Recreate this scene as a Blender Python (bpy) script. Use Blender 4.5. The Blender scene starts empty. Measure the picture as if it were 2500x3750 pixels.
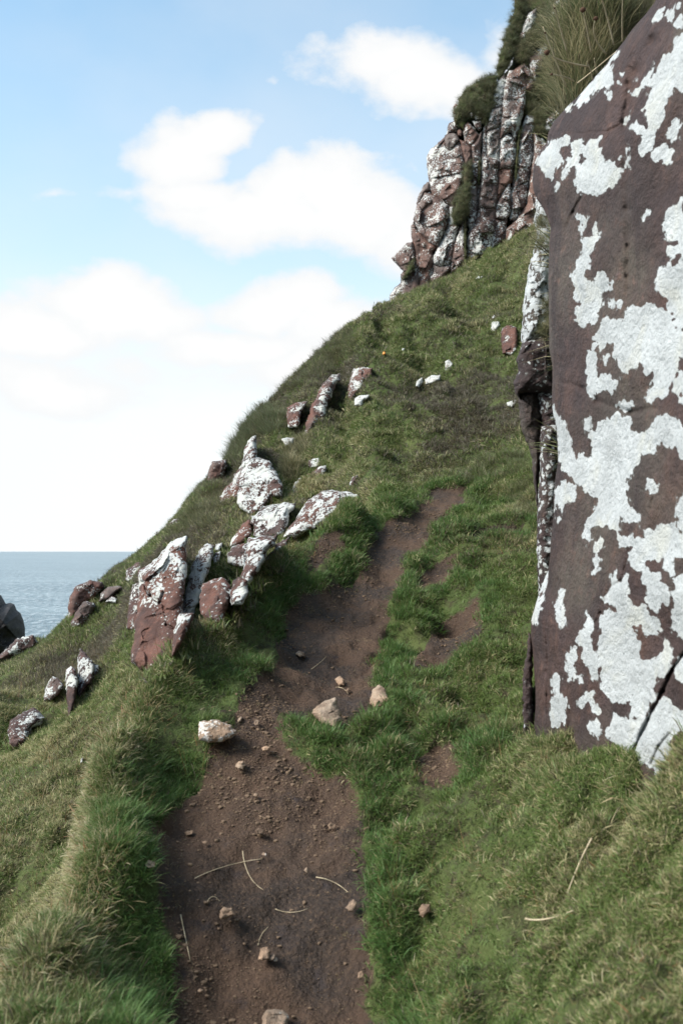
import bpy, math, random
import numpy as np
random.seed(7); RNG = np.random.default_rng(7)
rad = math.radians
sc = bpy.context.scene
COL = sc.collection

# ------------------------------------------------------------------ camera
# 35 mm lens held upright about 1.6 m above the low end of the trail, looking along +Y
F, CX, HY, EYE = 995.0, 341.0, 551.0, 1.6
cam = bpy.data.cameras.new('camera'); co = bpy.data.objects.new('camera', cam); COL.objects.link(co)
co.location = (0, 0, EYE); co.rotation_euler = (rad(90), 0, 0)
cam.sensor_fit = 'VERTICAL'; cam.sensor_height = 36; cam.lens = 35; cam.shift_y = 39/1024
cam.clip_start = 0.05; cam.clip_end = 60000
cam.dof.use_dof = True; cam.dof.focus_distance = 8.0; cam.dof.aperture_fstop = 5.0
sc.camera = co

# ------------------------------------------------------------------ sky and sun
SUN_EL, SUN_AZ = rad(42), rad(-108)          # azimuth from +Y, negative is left (over the sea)
w = bpy.data.worlds.new('World'); sc.world = w; w.use_nodes = True
nt = w.node_tree; N = nt.nodes; L = nt.links; N.clear()
def nd(t, **k):
    n = N.new(t)
    for a, b in k.items(): setattr(n, a, b)
    return n
def vmath(op, a, b=None):
    n = nd('ShaderNodeVectorMath', operation=op)
    for i, v in enumerate((a, b)):
        if v is None: continue
        if isinstance(v, tuple): n.inputs[i].default_value = v
        else: L.new(v, n.inputs[i])
    return n.outputs['Value'] if op in ('LENGTH', 'DISTANCE', 'DOT_PRODUCT') else n.outputs[0]
def smath(op, a, b=None, c=None, clamp=False):
    n = nd('ShaderNodeMath', operation=op, use_clamp=clamp)
    for i, v in enumerate((a, b, c)):
        if v is None: continue
        if isinstance(v, (int, float)): n.inputs[i].default_value = v
        else: L.new(v, n.inputs[i])
    return n.outputs[0]
def wmix(f, a, b):
    n = nd('ShaderNodeMix', data_type='RGBA')
    for i, v in ((0, f), (6, a), (7, b)):
        if isinstance(v, (int, float)): n.inputs[i].default_value = v
        elif isinstance(v, tuple): n.inputs[i].default_value = (*v, 1)
        else: L.new(v, n.inputs[i])
    return n.outputs[2]
def wramp(v, a, b):
    n = nd('ShaderNodeMapRange', interpolation_type='SMOOTHSTEP'); L.new(v, n.inputs[0])
    n.inputs[1].default_value = a; n.inputs[2].default_value = b
    return n.outputs[0]
sky = nd('ShaderNodeTexSky', sky_type='NISHITA', sun_disc=False, sun_elevation=SUN_EL, sun_rotation=SUN_AZ,
         air_density=1.0, dust_density=0.6, ozone_density=1.4)
geo = nd('ShaderNodeTexCoord'); D = geo.outputs['Generated']
warp = nd('ShaderNodeTexNoise'); warp.inputs['Scale'].default_value = 7.0; warp.inputs['Detail'].default_value = 5
L.new(D, warp.inputs['Vector'])
wv = vmath('SCALE', vmath('SUBTRACT', warp.outputs['Color'], (.5, .5, .5))); wv.node.inputs['Scale'].default_value = 0.09
DW = vmath('ADD', D, wv)
# cumulus clouds: (azimuth deg, elevation deg, half width, half height)
def cl_(x, y, rx, ry, k):                    # cloud centre given by its bearing; sizes are angles
    return (math.degrees(math.atan((x-CX)/F)), math.degrees(math.atan((HY-y)/math.hypot(F, x-CX))), rx/F, ry/F, k)
CLOUDS = [cl_(385, 72, 82, 36, .85), cl_(430, 95, 75, 34, .85), cl_(340, 52, 50, 16, .5), cl_(200, 118, 62, 26, 1.1), cl_(172, 150, 52, 44, 1.0), cl_(190, 195, 62, 32, 1.05), cl_(285, 192, 62, 30, 1.05), cl_(250, 220, 105, 36, 1.15),
          cl_(345, 205, 85, 42, 1.1), cl_(400, 230, 70, 45, .9), cl_(120, 315, 105, 38, 1.2), cl_(30, 335, 80, 32, 1.1), cl_(95, 300, 45, 22, 1.1), cl_(285, 310, 78, 34, 1.25), cl_(230, 350, 110, 30, 1.), cl_(330, 330, 60, 40, 1.1),
          cl_(60, 380, 160, 40, .9), cl_(300, 380, 130, 40, .9), cl_(410, 170, 40, 12, .4), cl_(50, 200, 25, 8, .3), cl_(275, 85, 14, 7, .35), cl_(500, 40, 40, 30, .5), cl_(120, 200, 40, 12, .35),
          (-35, 9, .16, .07, .9), (-48, 16, .2, .08, .8), (28, 16, .2, .08, .8), (40, 30, .25, .11, .8), (-30, 33, .16, .07, .6), (-75, 10, .25, .09, .8)]
field = None
for az, el, rx, rz, k in CLOUDS:
    a, e = rad(az), rad(el)
    c = (math.sin(a)*math.cos(e), math.cos(a)*math.cos(e), math.sin(e))
    v = vmath('SUBTRACT', DW, c)
    rr = (1/rx, 1/rx, 1/rz)
    d = vmath('LENGTH', vmath('MULTIPLY', v, rr))
    f = smath('MULTIPLY', smath('SUBTRACT', 1.15, d, clamp=False), k)
    field = f if field is None else smath('SMOOTH_MAX', field, f, 0.12)
det = nd('ShaderNodeTexNoise'); det.inputs['Scale'].default_value = 16; det.inputs['Detail'].default_value = 8; det.inputs['Roughness'].default_value = .58
mp = nd('ShaderNodeMapping'); mp.inputs['Scale'].default_value = (1, 1, 1.7); L.new(D, mp.inputs['Vector']); L.new(mp.outputs[0], det.inputs['Vector'])
field = smath('ADD', field, smath('MULTIPLY', smath('SUBTRACT', det.outputs['Fac'], .5), 1.1))
cover = wramp(field, 0.06, 0.62)
far = nd('ShaderNodeTexNoise'); far.inputs['Scale'].default_value = 2.6; far.inputs['Detail'].default_value = 7
L.new(mp.outputs[0], far.inputs['Vector'])
sep = nd('ShaderNodeSeparateXYZ'); L.new(D, sep.inputs[0]); Zd, Yd = sep.outputs[2], sep.outputs[1]
behind = smath('MULTIPLY', wramp(far.outputs['Fac'], .47, .62), wramp(Yd, .55, .1))
cover = smath('MAXIMUM', cover, behind)
veil = smath('MULTIPLY', wramp(far.outputs['Fac'], .35, .75), .35)
cover = smath('MAXIMUM', cover, veil)
hazeh = wramp(Zd, .30, .11)
shade = wramp(field, .25, 1.3)
cloudcol = wmix(shade, (3.18, 3.24, 3.30), (3.62, 3.60, 3.55))
skyb = wmix(1.0, sky.outputs[0], (.70, .98, .93)); skyb.node.blend_type = 'MULTIPLY'
SKYNODE = skyb.node
c1 = wmix(hazeh, wmix(smath('ADD', .13, smath('MULTIPLY', wramp(Zd, .52, .24), .36)), skyb, (3.3, 3.45, 3.5)), (3.45, 3.62, 3.66))
c2 = wmix(cover, c1, cloudcol)
bg = nd('ShaderNodeBackground'); bg.inputs['Strength'].default_value = 0.107; L.new(c2, bg.inputs[0])
wo = nd('ShaderNodeOutputWorld'); L.new(bg.outputs[0], wo.inputs[0])
w.cycles.sampling_method = 'MANUAL'; w.cycles.sample_map_resolution = 1024

sl = bpy.data.lights.new('sun', 'SUN'); sl.energy = 2.5; sl.angle = rad(32); sl.color = (1, .95, .88)
so = bpy.data.objects.new('sun', sl); COL.objects.link(so)
sd = (math.sin(SUN_AZ)*math.cos(SUN_EL), math.cos(SUN_AZ)*math.cos(SUN_EL), math.sin(SUN_EL))
from mathutils import Vector
so.rotation_euler = Vector(sd).to_track_quat('Z', 'Y').to_euler()
sc.view_settings.view_transform = 'Standard'; sc.view_settings.look = 'None'
sc.view_settings.exposure = 1.45; sc.view_settings.gamma = 1; sc.view_settings.use_curve_mapping = False
sc.render.engine = 'CYCLES'; sc.cycles.use_denoising = True; sc.cycles.max_bounces = 5
sc.cycles.diffuse_bounces = 3; sc.cycles.transparent_max_bounces = 4
sc.render.film_transparent = False

# ------------------------------------------------------------------ numpy noise
def _h(ix, iy, iz, s):
    h = (ix.astype(np.int64)*374761393 + iy.astype(np.int64)*668265263 + iz.astype(np.int64)*2147483647 + s*974634777) & 0xffffffff
    h = ((h ^ (h >> 13))*1274126177) & 0xffffffff
    h = ((h ^ (h >> 16))*2246822519) & 0xffffffff
    return ((h ^ (h >> 15)) & 0xffffff)/float(0xffffff)
def vnoise(p, s=0):
    i = np.floor(p); f = p-i; f = f*f*(3-2*f); i = i.astype(np.int64)
    r = 0
    for a in (0, 1):
        for b in (0, 1):
            for c in (0, 1):
                wgt = (f[:, 0] if a else 1-f[:, 0])*(f[:, 1] if b else 1-f[:, 1])*(f[:, 2] if c else 1-f[:, 2])
                r = r + wgt*_h(i[:, 0]+a, i[:, 1]+b, i[:, 2]+c, s)
    return r*2-1
def fbm(p, o=4, s=0, g=.5):
    r = 0; a = 1
    for k in range(o):
        r = r + a*vnoise(p*(2.03**k)+k*17.3, s+k); a *= g
    return r
def fbm2(x, y, sc_, o=4, s=0, g=.5):
    return fbm(np.stack([x*sc_, y*sc_, np.zeros_like(x)+.37], 1), o, s, g)
def facets(p, s=0):
    """piecewise tilted planes from a jittered cell grid, plus distance to the cell border"""
    i = np.floor(p).astype(np.int64); best = np.full(len(p), 9.); sec = best.copy(); val = np.zeros(len(p))
    for a in (-1, 0, 1):
        for b in (-1, 0, 1):
            for c in (-1, 0, 1):
                q = i+np.array([a, b, c]); hx = [_h(q[:, 0], q[:, 1], q[:, 2], s+k) for k in range(6)]
                cen = q+np.stack(hx[:3], 1)
                d = np.linalg.norm(p-cen, axis=1)
                v = ((p-cen)*(np.stack(hx[3:], 1)-.5)).sum(1)*1.6+(hx[3]-.5)*.5
                m = d < best
                sec = np.where(m, best, np.minimum(sec, d)); val = np.where(m, v, val); best = np.where(m, d, best)
    return val, sec-best

# ------------------------------------------------------------------ terrain heights
def P(px, py, d): return ((px-CX)/F*d, d, EYE+(HY-py)/F*d)
G = []
def g(*pts):
    for p in pts: G.append(P(*p))
# trail bed, from the low end up to the crest
g((170,1012,2.9),(262,1012,2.92),(362,1012,2.95),(265,900,3.35),(165,880,3.3),(355,880,3.4),(260,820,3.72),(350,800,3.9),(160,820,3.7),
  (240,720,4.4),(300,757,4.2),(280,640,5.6),(375,650,5.6),(330,700,4.8),(290,605,6.3),(395,590,6.8),(345,570,7.1),(370,535,8.0),(410,560,7.3),(410,512,8.8),(448,505,9.1),(440,492,9.7),(470,486,9.9))
# verge left of the trail and its brink
EDGE = [(-40,1080,2.2),(0,1005,2.5),(50,925,2.8),(103,835,3.3),(113,745,3.9),(158,665,4.7),(200,625,5.25),(240,588,6.0),(285,548,7.0),(330,520,7.8),(352,503,8.4),(385,492,9.2)]
g(*EDGE); g((120,960,2.95),(150,780,3.95),(200,700,4.55),(230,660,5.0),(310,540,7.7),(250,640,5.4))
# bank right of the trail, up to the foot of the big rock
g((450,1000,2.7),(560,1000,2.3),(682,1000,2.0),(600,850,2.7),(690,800,2.75),(450,850,3.3),(385,860,3.5),(530,742,3.75),(450,765,4.05),(400,740,4.4),
  (500,700,4.6),(525,640,5.6),(440,655,5.6),(400,640,5.8),(530,560,7.0),(460,560,7.1),(530,500,8.5),(480,520,8.3),(600,739,3.3),(640,749,3.05),(560,737,3.54),(682,777,2.79),(640,735,3.4),(445,610,6.4),(500,600,6.2),(480,660,5.2))
# hillside above the crest
g((352,494,10.6),(400,475,11.2),(450,470,10.8),(500,465,10.2),(420,420,13),(420,360,16.3),(450,300,20.5),(500,350,16),(500,420,12),(525,450,10.2),(525,300,18.5),(530,240,22.5),
  (300,430,14.5),(340,390,16),(310,470,12.6),(380,330,18.5),(320,500,11.4),(350,440,13.2),(480,252,23),(450,268,23),(430,278,23),(410,290,23.3),(395,298,23.5),(505,240,22.8))
# outcrop between trail and ridge
g((280,470,13.0),(260,500,12),(230,500,13),(215,540,11.6),(240,560,10.6),(200,580,10.3),(175,655,8.6),(150,662,8.7),(225,600,9.6),(265,540,10.6),(300,515,10.8),(190,520,13.2),(160,545,13.4),(250,440,15.8))
# ridge line against the sky
RIDGE = [(94,584,14.5),(130,556,15.5),(150,540,16),(170,522,16.5),(196,489,17),(226,457,17.5),(252,412,18),(270,400,18.3),(304,361,19),(348,322,20),(378,304,22)]
g(*[(a, b+10, c) for a, b, c in RIDGE])
# lower meadow left
g((0,1000,3.7),(0,870,5.2),(0,760,8),(60,800,6.0),(95,770,6.2),(60,700,9.6),(0,700,11),(0,664,14),(36,652,15),(69,641,15),(100,640,12.5),(110,600,13.6),(120,690,8.2),(140,680,8.0),(90,670,11),(-80,700,9),(-150,900,4.5))
for px, py, d in EDGE:                           # the ground falls away behind the brink
    x, y, z = P(px, py, d)
    G.append((x-.30, y+.22, z-.42)); G.append((x-.60, y+.50, z-.80) if px > 100 and px < 300 else (x-.6, y+.3, z-.8))
for px, py, d in RIDGE:                          # and behind the ridge
    x, y, z = P(px, py, d)
    G.append((x-.9, y+1.3, z-1.3)); G.append((x-2.2, y+4, z-4.2))
G += [(-4.2,8,-1.6),(-7,8,-3.9),(-12,9,-8.5),(-20,10,-17),(-60,8,-45),(-3.2,3,-2.0),(-6,3,-4.5),(-12,0,-10),(-60,-18,-45),(-2.6,0,-1.4),
      (-8.2,14,-2.2),(-7.2,17.5,-1.6),(-6.5,20,-2.6),(-13,17,-7),(-20,22,-14),(-9,30,-9),(-14,40,-12),(-60,40,-45),(-60,85,-50),(-5,32,-5),(-3,50,-16),(-20,85,-45),
      (1,30,3.5),(1,45,-8),(6,32,8),(10,45,4),(0,85,-40),(20,85,-35),(60,85,-40),(20,45,5),(60,40,12),
      (0,0,0.0),(-.5,1.2,.02),(.6,1,.45),(1.6,2,1.2),(2.4,4,1.9),(3,7,3.0),(0,-3,-.6),(-.8,-1,-.5),(2,-2,1.0),(6,-5,4),(0,-18,-3),(20,-18,13),(60,-18,30),
      (5,4,4),(10,4,8),(20,6,14),(60,10,34),(5,10,4.8),(6,16,7.5),(8,23,12.5),(14,22,17),(30,25,26),(60,25,36)]
G = np.array(G)
def wu(x, y): return np.arcsinh(x/1.2), np.arcsinh((y-1.5)/1.2)
gu, gv = wu(G[:, 0], G[:, 1])
def kern(du, dv): return -np.sqrt(du*du+dv*dv+.004)
n_ = len(G); A = np.zeros((n_+1, n_+1))
A[:n_, :n_] = kern(gu[:, None]-gu, gv[:, None]-gv)-np.eye(n_)*.004; A[n_, :n_] = A[:n_, n_] = 1
SOL = np.linalg.solve(A, np.r_[G[:, 2], 0])
DS = .0135
US = np.arange(-4.62, 4.62, DS); VS = np.arange(-3.5, 4.95, DS)
UU, VV = np.meshgrid(US, VS); uf, vf = UU.ravel(), VV.ravel()
H = np.empty(len(uf))
for k in range(0, len(uf), 20000):
    H[k:k+20000] = kern(uf[k:k+20000, None]-gu, vf[k:k+20000, None]-gv)@SOL[:n_]+SOL[n_]
TX = 1.2*np.sinh(uf); TY = 1.5+1.2*np.sinh(vf)
dist = np.hypot(TX, TY)
BASE = H.copy()
class HF:                                         # bilinear lookups on the height grid
    @staticmethod
    def at(x, y, grid):
        u, v = wu(np.asarray(x, float), np.asarray(y, float)); a = np.clip((u-US[0])/DS, 0, len(US)-1.001); b = np.clip((v-VS[0])/DS, 0, len(VS)-1.001)
        i, j = a.astype(int), b.astype(int); fa, fb = a-i, b-j; g_ = grid.reshape(len(VS), len(US))
        return (g_[j, i]*(1-fa)+g_[j, i+1]*fa)*(1-fb)+(g_[j+1, i]*(1-fa)+g_[j+1, i+1]*fa)*fb
RAYD = np.exp(np.linspace(math.log(1.2), math.log(60), 900))
def ground_depth(px, py, grid=None):
    """depth (metres along +Y) at which the line of sight through a photo point meets the ground; nan when it meets none"""
    grid = H if grid is None else grid
    px = np.atleast_1d(np.asarray(px, float)); py = np.atleast_1d(np.asarray(py, float))
    X = (px[:, None]-CX)/F*RAYD; Z = EYE+(HY-py[:, None])/F*RAYD
    below = Z < HF.at(X, np.broadcast_to(RAYD, X.shape), grid)
    k = below.argmax(1); return np.where(below.any(1), RAYD[k], np.nan)
def G2(px, py):
    d = ground_depth(px, py); return (np.atleast_1d(px)-CX)/F*d, d

# named views of the photograph: points were read off enlargements of it
VIEW = {'Z1': (1400, 0, 1.4255), 'Z2': (600, 1200, 1.7422), 'Z3': (0, 1900, 1.7422), 'Z4': (1100, 900, 1.568), 'Z5': (1800, 700, 1.8086), 'Z6': (600, 2200, 1.2062),
        'Z7': (0, 2900, 1.2062), 'Z8': (1200, 2500, 1.2062), 'N1': (1900, 0, 2.6133), 'N2': (1900, 900, 2.6133), 'N3': (1900, 1800, 2.1383), 'C': (1400, 300, 2.6133), 'D': (0, 0, .6272), 'R': (0, 0, .2728)}
def V(view, pts):
    x0, y0, s = VIEW[view]; p = np.asarray(pts, float).reshape(-1, 2)
    return np.stack([(x0+p[:, 0]/s)*.2728, (y0+p[:, 1]/s)*.2728], 1)

def poly_sd(x, y, poly):
    """signed distance to a polygon, positive inside"""
    q = np.asarray(poly); d2 = np.full(len(x), 1e18); ins = np.zeros(len(x), bool); cx = np.zeros(len(x)); cy = np.zeros(len(x))
    for (ax, ay), (bx, by) in zip(q, np.roll(q, -1, 0)):
        ex, ey = bx-ax, by-ay; t = np.clip(((x-ax)*ex+(y-ay)*ey)/(ex*ex+ey*ey+1e-12), 0, 1)
        qx, qy = ax+t*ex, ay+t*ey; d = (x-qx)**2+(y-qy)**2; m = d < d2
        d2 = np.where(m, d, d2); cx = np.where(m, qx, cx); cy = np.where(m, qy, cy)
        c = ((ay > y) != (by > y)) & (x < (bx-ax)*(y-ay)/(by-ay+1e-12)+ax); ins ^= c
    return np.where(ins, 1, -1)*np.sqrt(d2), cx, cy
def ss(x, a, b): t = np.clip((x-a)/(b-a), 0, 1); return t*t*(3-2*t)

# worn soil: the trail and the bare scars, laid out on the ground in plan
SOIL = [('D', [(350,2420),(390,2352),(400,2150),(370,1990),(345,1900),(390,1850),(455,1800),(462,1720),(545,1650),(552,1600),(630,1520),(650,1440),(640,1400),(700,1350),(760,1345),(820,1310),(832,1255),(855,1225),(900,1195),(960,1165),(985,1130),(1085,1118),(1060,1150),(1015,1180),(985,1250),(925,1300),(905,1370),(870,1450),(850,1560),(890,1600),(870,1655),(800,1690),(740,1660),(640,1650),(650,1700),(720,1765),(790,1800),(820,1850),(835,1950),(830,2050),(800,2110),(830,2200),(845,2420)], 1.),
        ('D', [(690,1290),(720,1240),(800,1190),(960,1160),(860,1195),(800,1240),(830,1260),(700,1320)], .83),
        ('D', [(1040,1255),(1090,1215),(1215,1190),(1190,1235),(1080,1265)], .83), ('D', [(940,1360),(955,1310),(1010,1280),(1080,1265),(1060,1320),(1000,1350)], .83),
        ('D', [(925,1560),(930,1480),(980,1430),(1000,1390),(1110,1350),(1120,1400),(1100,1460),(1070,1510),(980,1560)], .83),
        ('D', [(925,1790),(940,1725),(1000,1695),(1065,1700),(1085,1760),(1030,1810),(950,1815)], .83), ('D', [(880,1730),(910,1705),(940,1710),(925,1745)], .83),
        ('D', [(380,1800),(400,1760),(440,1720),(460,1760),(420,1810)], .5), ('D', [(1100,1145),(1180,1120),(1200,1130),(1120,1160)], .8)]
bare = np.full(len(TX), -9.)
for vw, pts, k in SOIL:
    q = V(vw, pts); gx, gy = G2(q[:, 0], np.minimum(q[:, 1], 1060))
    ok = ~np.isnan(gx); gx, gy = gx[ok], gy[ok]
    m = (TX > gx.min()-1.5) & (TX < gx.max()+1.5) & (TY > gy.min()-1.5) & (TY < gy.max()+1.5)
    sdv, _, _ = poly_sd(TX[m], TY[m], np.stack([gx, gy], 1))
    bare[m] = np.maximum(bare[m], sdv-(1-k)*.25)
bare += fbm2(TX, TY, 5, 4, 31)*.045                                  # ragged turf lip
bare += .004; BAREM = ss(bare, -.035, .03)
# relief: hummocks, terracettes across the fall line, trodden mud
near = np.exp(-dist/9)
hum = fbm2(TX, TY, .9, 3, 3, .42)*.10*np.clip(dist/7, .45, 1)*np.clip(1.7-dist/14, .4, 1)+fbm2(TX, TY, 4.2, 3, 5)*.05*np.clip(1.6-dist/12, .5, 1)
tus = np.abs(fbm2(TX, TY, 3.2, 3, 9)); hum += fbm2(TX, TY, 9, 3, 15)*.030*np.clip(1.4-dist/10, 0, 1)
hum += (.03-np.sqrt(tus**2+.004)*.14)*np.clip(1.3-dist/14, .25, 1)
tc = fbm2(TX*.35+H*1.0, TY*.35, 1.0, 3, 12); terr = np.sin((H*1.25-TX*.35+tc*2.4)*4.2)
far_hill = ss(TY, 9.5, 12)*ss(TX, -3.5, -.5)
qe = np.array([P(*e) for e in EDGE]); eo = np.argsort(qe[:, 1]); bx_ = np.interp(TY, qe[eo, 1], qe[eo, 0]); hum *= 1-.65*np.exp(-((TX-bx_)/.35)**2)*(TY < 8.6)
H = H+hum*(1-BAREM*.8)+far_hill*(terr*.10+np.sin((H*1.25-TX*.35+tc*2.4)*9.1+1)*.03)
H = H-BAREM*(.045+.02*ss(bare, 0, .25))+BAREM*(fbm2(TX, TY, 8, 4, 21)*.026+fbm2(TX, TY, 30, 3, 22)*.007)
for (vx, vy, r, dep) in ((1045,1425,.16,.13),(905,1728,.07,.10),(1180,1130,.3,.12)):   # hollows under the turf
    q = V('D', [(vx, vy)])[0]; hx, hy = G2(*q); d2 = (TX-hx[0])**2+(TY-hy[0])**2
    H -= dep*np.exp(-d2/r**2)

qe = np.array([P(*e) for e in EDGE]); eo = np.argsort(qe[:, 1]); sx_ = np.interp(TY, qe[eo, 1], qe[eo, 0])-TX+fbm2(TX, TY, 2.5, 3, 61)*.05
H = H-.34*ss(sx_, .03, .24)*(1-ss(sx_, .7, 1.7))*ss(TY, 1.5, 2.5)*ss(TY, 8.6, 7.4)       # the crisp brink of the verge
H = H-.022*(1-BAREM)*ss(TY, 9, 6)
# bring the crest of the slope to the height it has in the photograph
SKX = [90, 110, 130, 150, 170, 196, 226, 240, 252, 270, 304, 348, 391, 418, 478, 535, 560]; SKY_ = [585, 568, 556, 540, 522, 489, 457, 432, 412, 400, 361, 322, 298, 285, 248, 222, 208]
for _ in range(3):
    cp = np.arange(90, 562, 4.); Xc = (cp[:, None]-CX)/F*RAYD; ev = HY-F*(HF.at(Xc, np.broadcast_to(RAYD, Xc.shape), H)-EYE)/RAYD
    ev = np.where((RAYD > 27) | (RAYD < 9), 9e9, ev); kk = ev.argmin(1); err = np.clip(ev[np.arange(len(cp)), kk]-(np.interp(cp, SKX, SKY_)+4), -30, 30)*RAYD[kk]/F
    ker = np.exp(-np.linspace(-1.5, 1.5, 7)**2); ker /= ker.sum(); err = np.convolve(np.pad(err, 3, 'edge'), ker, 'valid'); dk = np.convolve(np.pad(RAYD[kk], 3, 'edge'), ker, 'valid')
    pxa = CX+F*TX/np.maximum(TY, .1); ec = np.interp(pxa, cp, err, left=0, right=err[-1]); dc = np.interp(pxa, cp, dk)
    H = H+ec*ss(TY, dc-4.5, dc-.8)*ss(TY, 40, 30)

def mesh_obj(name, v, f, mat=None, parent=None, smooth=True, attrs=None):
    me = bpy.data.meshes.new(name); v = np.asarray(v, np.float32); f = np.asarray(f, np.int32)
    me.vertices.add(len(v)); me.vertices.foreach_set('co', v.ravel()); k = f.shape[1]
    me.loops.add(f.size); me.loops.foreach_set('vertex_index', f.ravel())
    me.polygons.add(len(f)); me.polygons.foreach_set('loop_start', np.arange(0, f.size, k, dtype=np.int32)); me.polygons.foreach_set('loop_total', np.full(len(f), k, np.int32))
    me.polygons.foreach_set('use_smooth', np.full(len(f), smooth)); me.update(calc_edges=True)
    for an, av in (attrs or {}).items():
        av = np.asarray(av, np.float32)
        if av.ndim == 1: at = me.attributes.new(an, 'FLOAT', 'POINT'); at.data.foreach_set('value', av)
        else: at = me.attributes.new(an, 'FLOAT_VECTOR', 'POINT'); at.data.foreach_set('vector', av.ravel())
    if mat: me.materials.append(mat)
    o = bpy.data.objects.new(name, me); COL.objects.link(o); o.parent = parent
    return o

# ------------------------------------------------------------------ material helper
class MT:
    def __init__(s, name):
        s.m = bpy.data.materials.new(name); s.m.use_nodes = True; s.t = s.m.node_tree; s.t.nodes.clear()
        s.out = s.t.nodes.new('ShaderNodeOutputMaterial'); s.g = s.t.nodes.new('ShaderNodeNewGeometry'); s.pos = s.g.outputs['Position']
    def n(s, t, ins=None, **k):
        x = s.t.nodes.new(t)
        for a, b in k.items(): setattr(x, a, b)
        for a, b in (ins or {}).items():
            if hasattr(b, 'is_output'): s.t.links.new(b, x.inputs[a])
            else: x.inputs[a].default_value = (*b, 1) if isinstance(b, tuple) and x.inputs[a].type == 'RGBA' and len(b) == 3 else b
        return x
    def noise(s, scale, det=4, rough=.55, vec=None, dist=0., out='Fac'):
        return s.n('ShaderNodeTexNoise', {'Vector': vec or s.pos, 'Scale': scale, 'Detail': det, 'Roughness': rough, 'Distortion': dist}).outputs[out]
    def ramp(s, v, a, b, c=0., d=1.): return s.n('ShaderNodeMapRange', {0: v, 1: a, 2: b, 3: c, 4: d}, interpolation_type='SMOOTHSTEP').outputs[0]
    def mix(s, f, a, b, mode='MIX'): return s.n('ShaderNodeMix', {0: f, 6: a, 7: b}, data_type='RGBA', blend_type=mode).outputs[2]
    def ma(s, op, a, b=0., c=0.): return s.n('ShaderNodeMath', {0: a, 1: b, 2: c}, operation=op).outputs[0]
    def attr(s, name, typ='GEOMETRY'): return s.n('ShaderNodeAttribute', attribute_name=name, attribute_type=typ)
    def stretch(s, sc_, vec=None): return s.n('ShaderNodeVectorMath', {0: vec or s.pos, 1: sc_}, operation='MULTIPLY').outputs[0]
    def bump(s, h, dist, strength=1., nrm=None):
        b = s.n('ShaderNodeBump', {'Height': h, 'Distance': dist, 'Strength': strength})
        if nrm is not None: s.t.links.new(nrm, b.inputs['Normal'])
        return b.outputs[0]
    def out_pr(s, col, rough, nrm=None, spec=.3, **k):
        p = s.n('ShaderNodeBsdfPrincipled', {'Base Color': col, 'Roughness': rough, 'Specular IOR Level': spec, **k})
        if nrm is not None: s.t.links.new(nrm, p.inputs['Normal'])
        s.t.links.new(p.outputs[0], s.out.inputs[0]); return s.m

def tagged(o, label=None, cat=None, group=None, kind=None):
    if label: o['label'] = label
    if cat: o['category'] = cat
    if group: o['group'] = group
    if kind: o['kind'] = kind
    return o

# ground material: brown trodden mud where bare, thatch and moss under the grass elsewhere
m = MT('turf_and_mud')
br = m.attr('bare').outputs['Fac']; bn = m.noise(22, 5)
bm_ = m.ramp(m.ma('ADD', br, m.ma('MULTIPLY', m.ma('SUBTRACT', bn, .5), .7)), .38, .62)
wet = m.ramp(m.noise(2.2, 4), .40, .60)
mud = m.mix(wet, (.038, .027, .021), (.080, .050, .034))
mud = m.mix(m.ramp(m.noise(60, 4), .45, .8), mud, (.098, .064, .043))
mud = m.mix(m.ramp(m.noise(9, 5, .7), .55, .75), mud, (.040, .031, .030))
gritv = m.n('ShaderNodeTexVoronoi', {'Vector': m.pos, 'Scale': 70.}); grit = m.ramp(gritv.outputs['Distance'], .22, .12)
gsel = m.ramp(m.noise(7, 3), .48, .62)
mud = m.mix(m.ma('MULTIPLY', grit, gsel), mud, (.15, .10, .066))
th = m.mix(m.ramp(m.noise(1.6, 5), .35, .65), (.060, .090, .026), (.090, .110, .036))
th = m.mix(m.ramp(m.noise(13, 5, .7), .42, .7), th, (.045, .036, .022))
col = m.mix(bm_, th, mud)
h1 = m.ma('ADD', m.noise(16, 7, .62), m.ma('MULTIPLY', m.noise(90, 4, .6), .25))
h1 = m.ma('ADD', h1, m.ma('MULTIPLY', m.ma('MULTIPLY', grit, gsel), .2))
rough = m.mix(bm_, (.95, .95, .95), m.mix(wet, (.62, .62, .62), (.85, .85, .85)))
GROUND = m.out_pr(col, rough, m.bump(h1, .05, 1.), .22)
nu, nv = len(US), len(VS); idx = np.arange(nu*nv).reshape(nv, nu)
quads = np.stack([idx[:-1, :-1].ravel(), idx[:-1, 1:].ravel(), idx[1:, 1:].ravel(), idx[1:, :-1].ravel()], 1)
ground = tagged(mesh_obj('ground', np.stack([TX, TY, H], 1), quads, GROUND, attrs={'bare': BAREM}), 'steep grassy hillside with a worn dirt trail', kind='structure')

# ------------------------------------------------------------------ sea
SEA = -26.
m = MT('sea_water')
st = m.stretch((.30, .10, 1.))
wv1 = m.noise(1.0, 9, .62, st, .4); wv2 = m.noise(.012, 5, .6, m.stretch((.3, 1.2, 1.)))
colw = m.mix(m.ramp(wv2, .4, .65), (.085, .145, .175), (.15, .22, .25)); colw = m.mix(m.ma('MULTIPLY', m.ramp(wv1, .46, .62), .8), colw, (.36, .43, .46))  # pale streaks: crest highlights and glints painted into the water colour
foam = m.ramp(m.noise(.35, 6, .7, m.stretch((.35, 1., 1.))), .745, .77)
colw = m.mix(foam, colw, (.7, .72, .83))
hb = m.ma('ADD', wv1, m.ma('MULTIPLY', wv2, .6))
WATER = m.out_pr(colw, .32, m.bump(hb, 2.5, 1.), .4, IOR=1.33)
g_ = np.sinh(np.linspace(-7.5, 7.5, 61)); g_ = g_/g_.max()*45000
sx, sy = np.meshgrid(g_, g_); ii = np.arange(61*61).reshape(61, 61)
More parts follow.
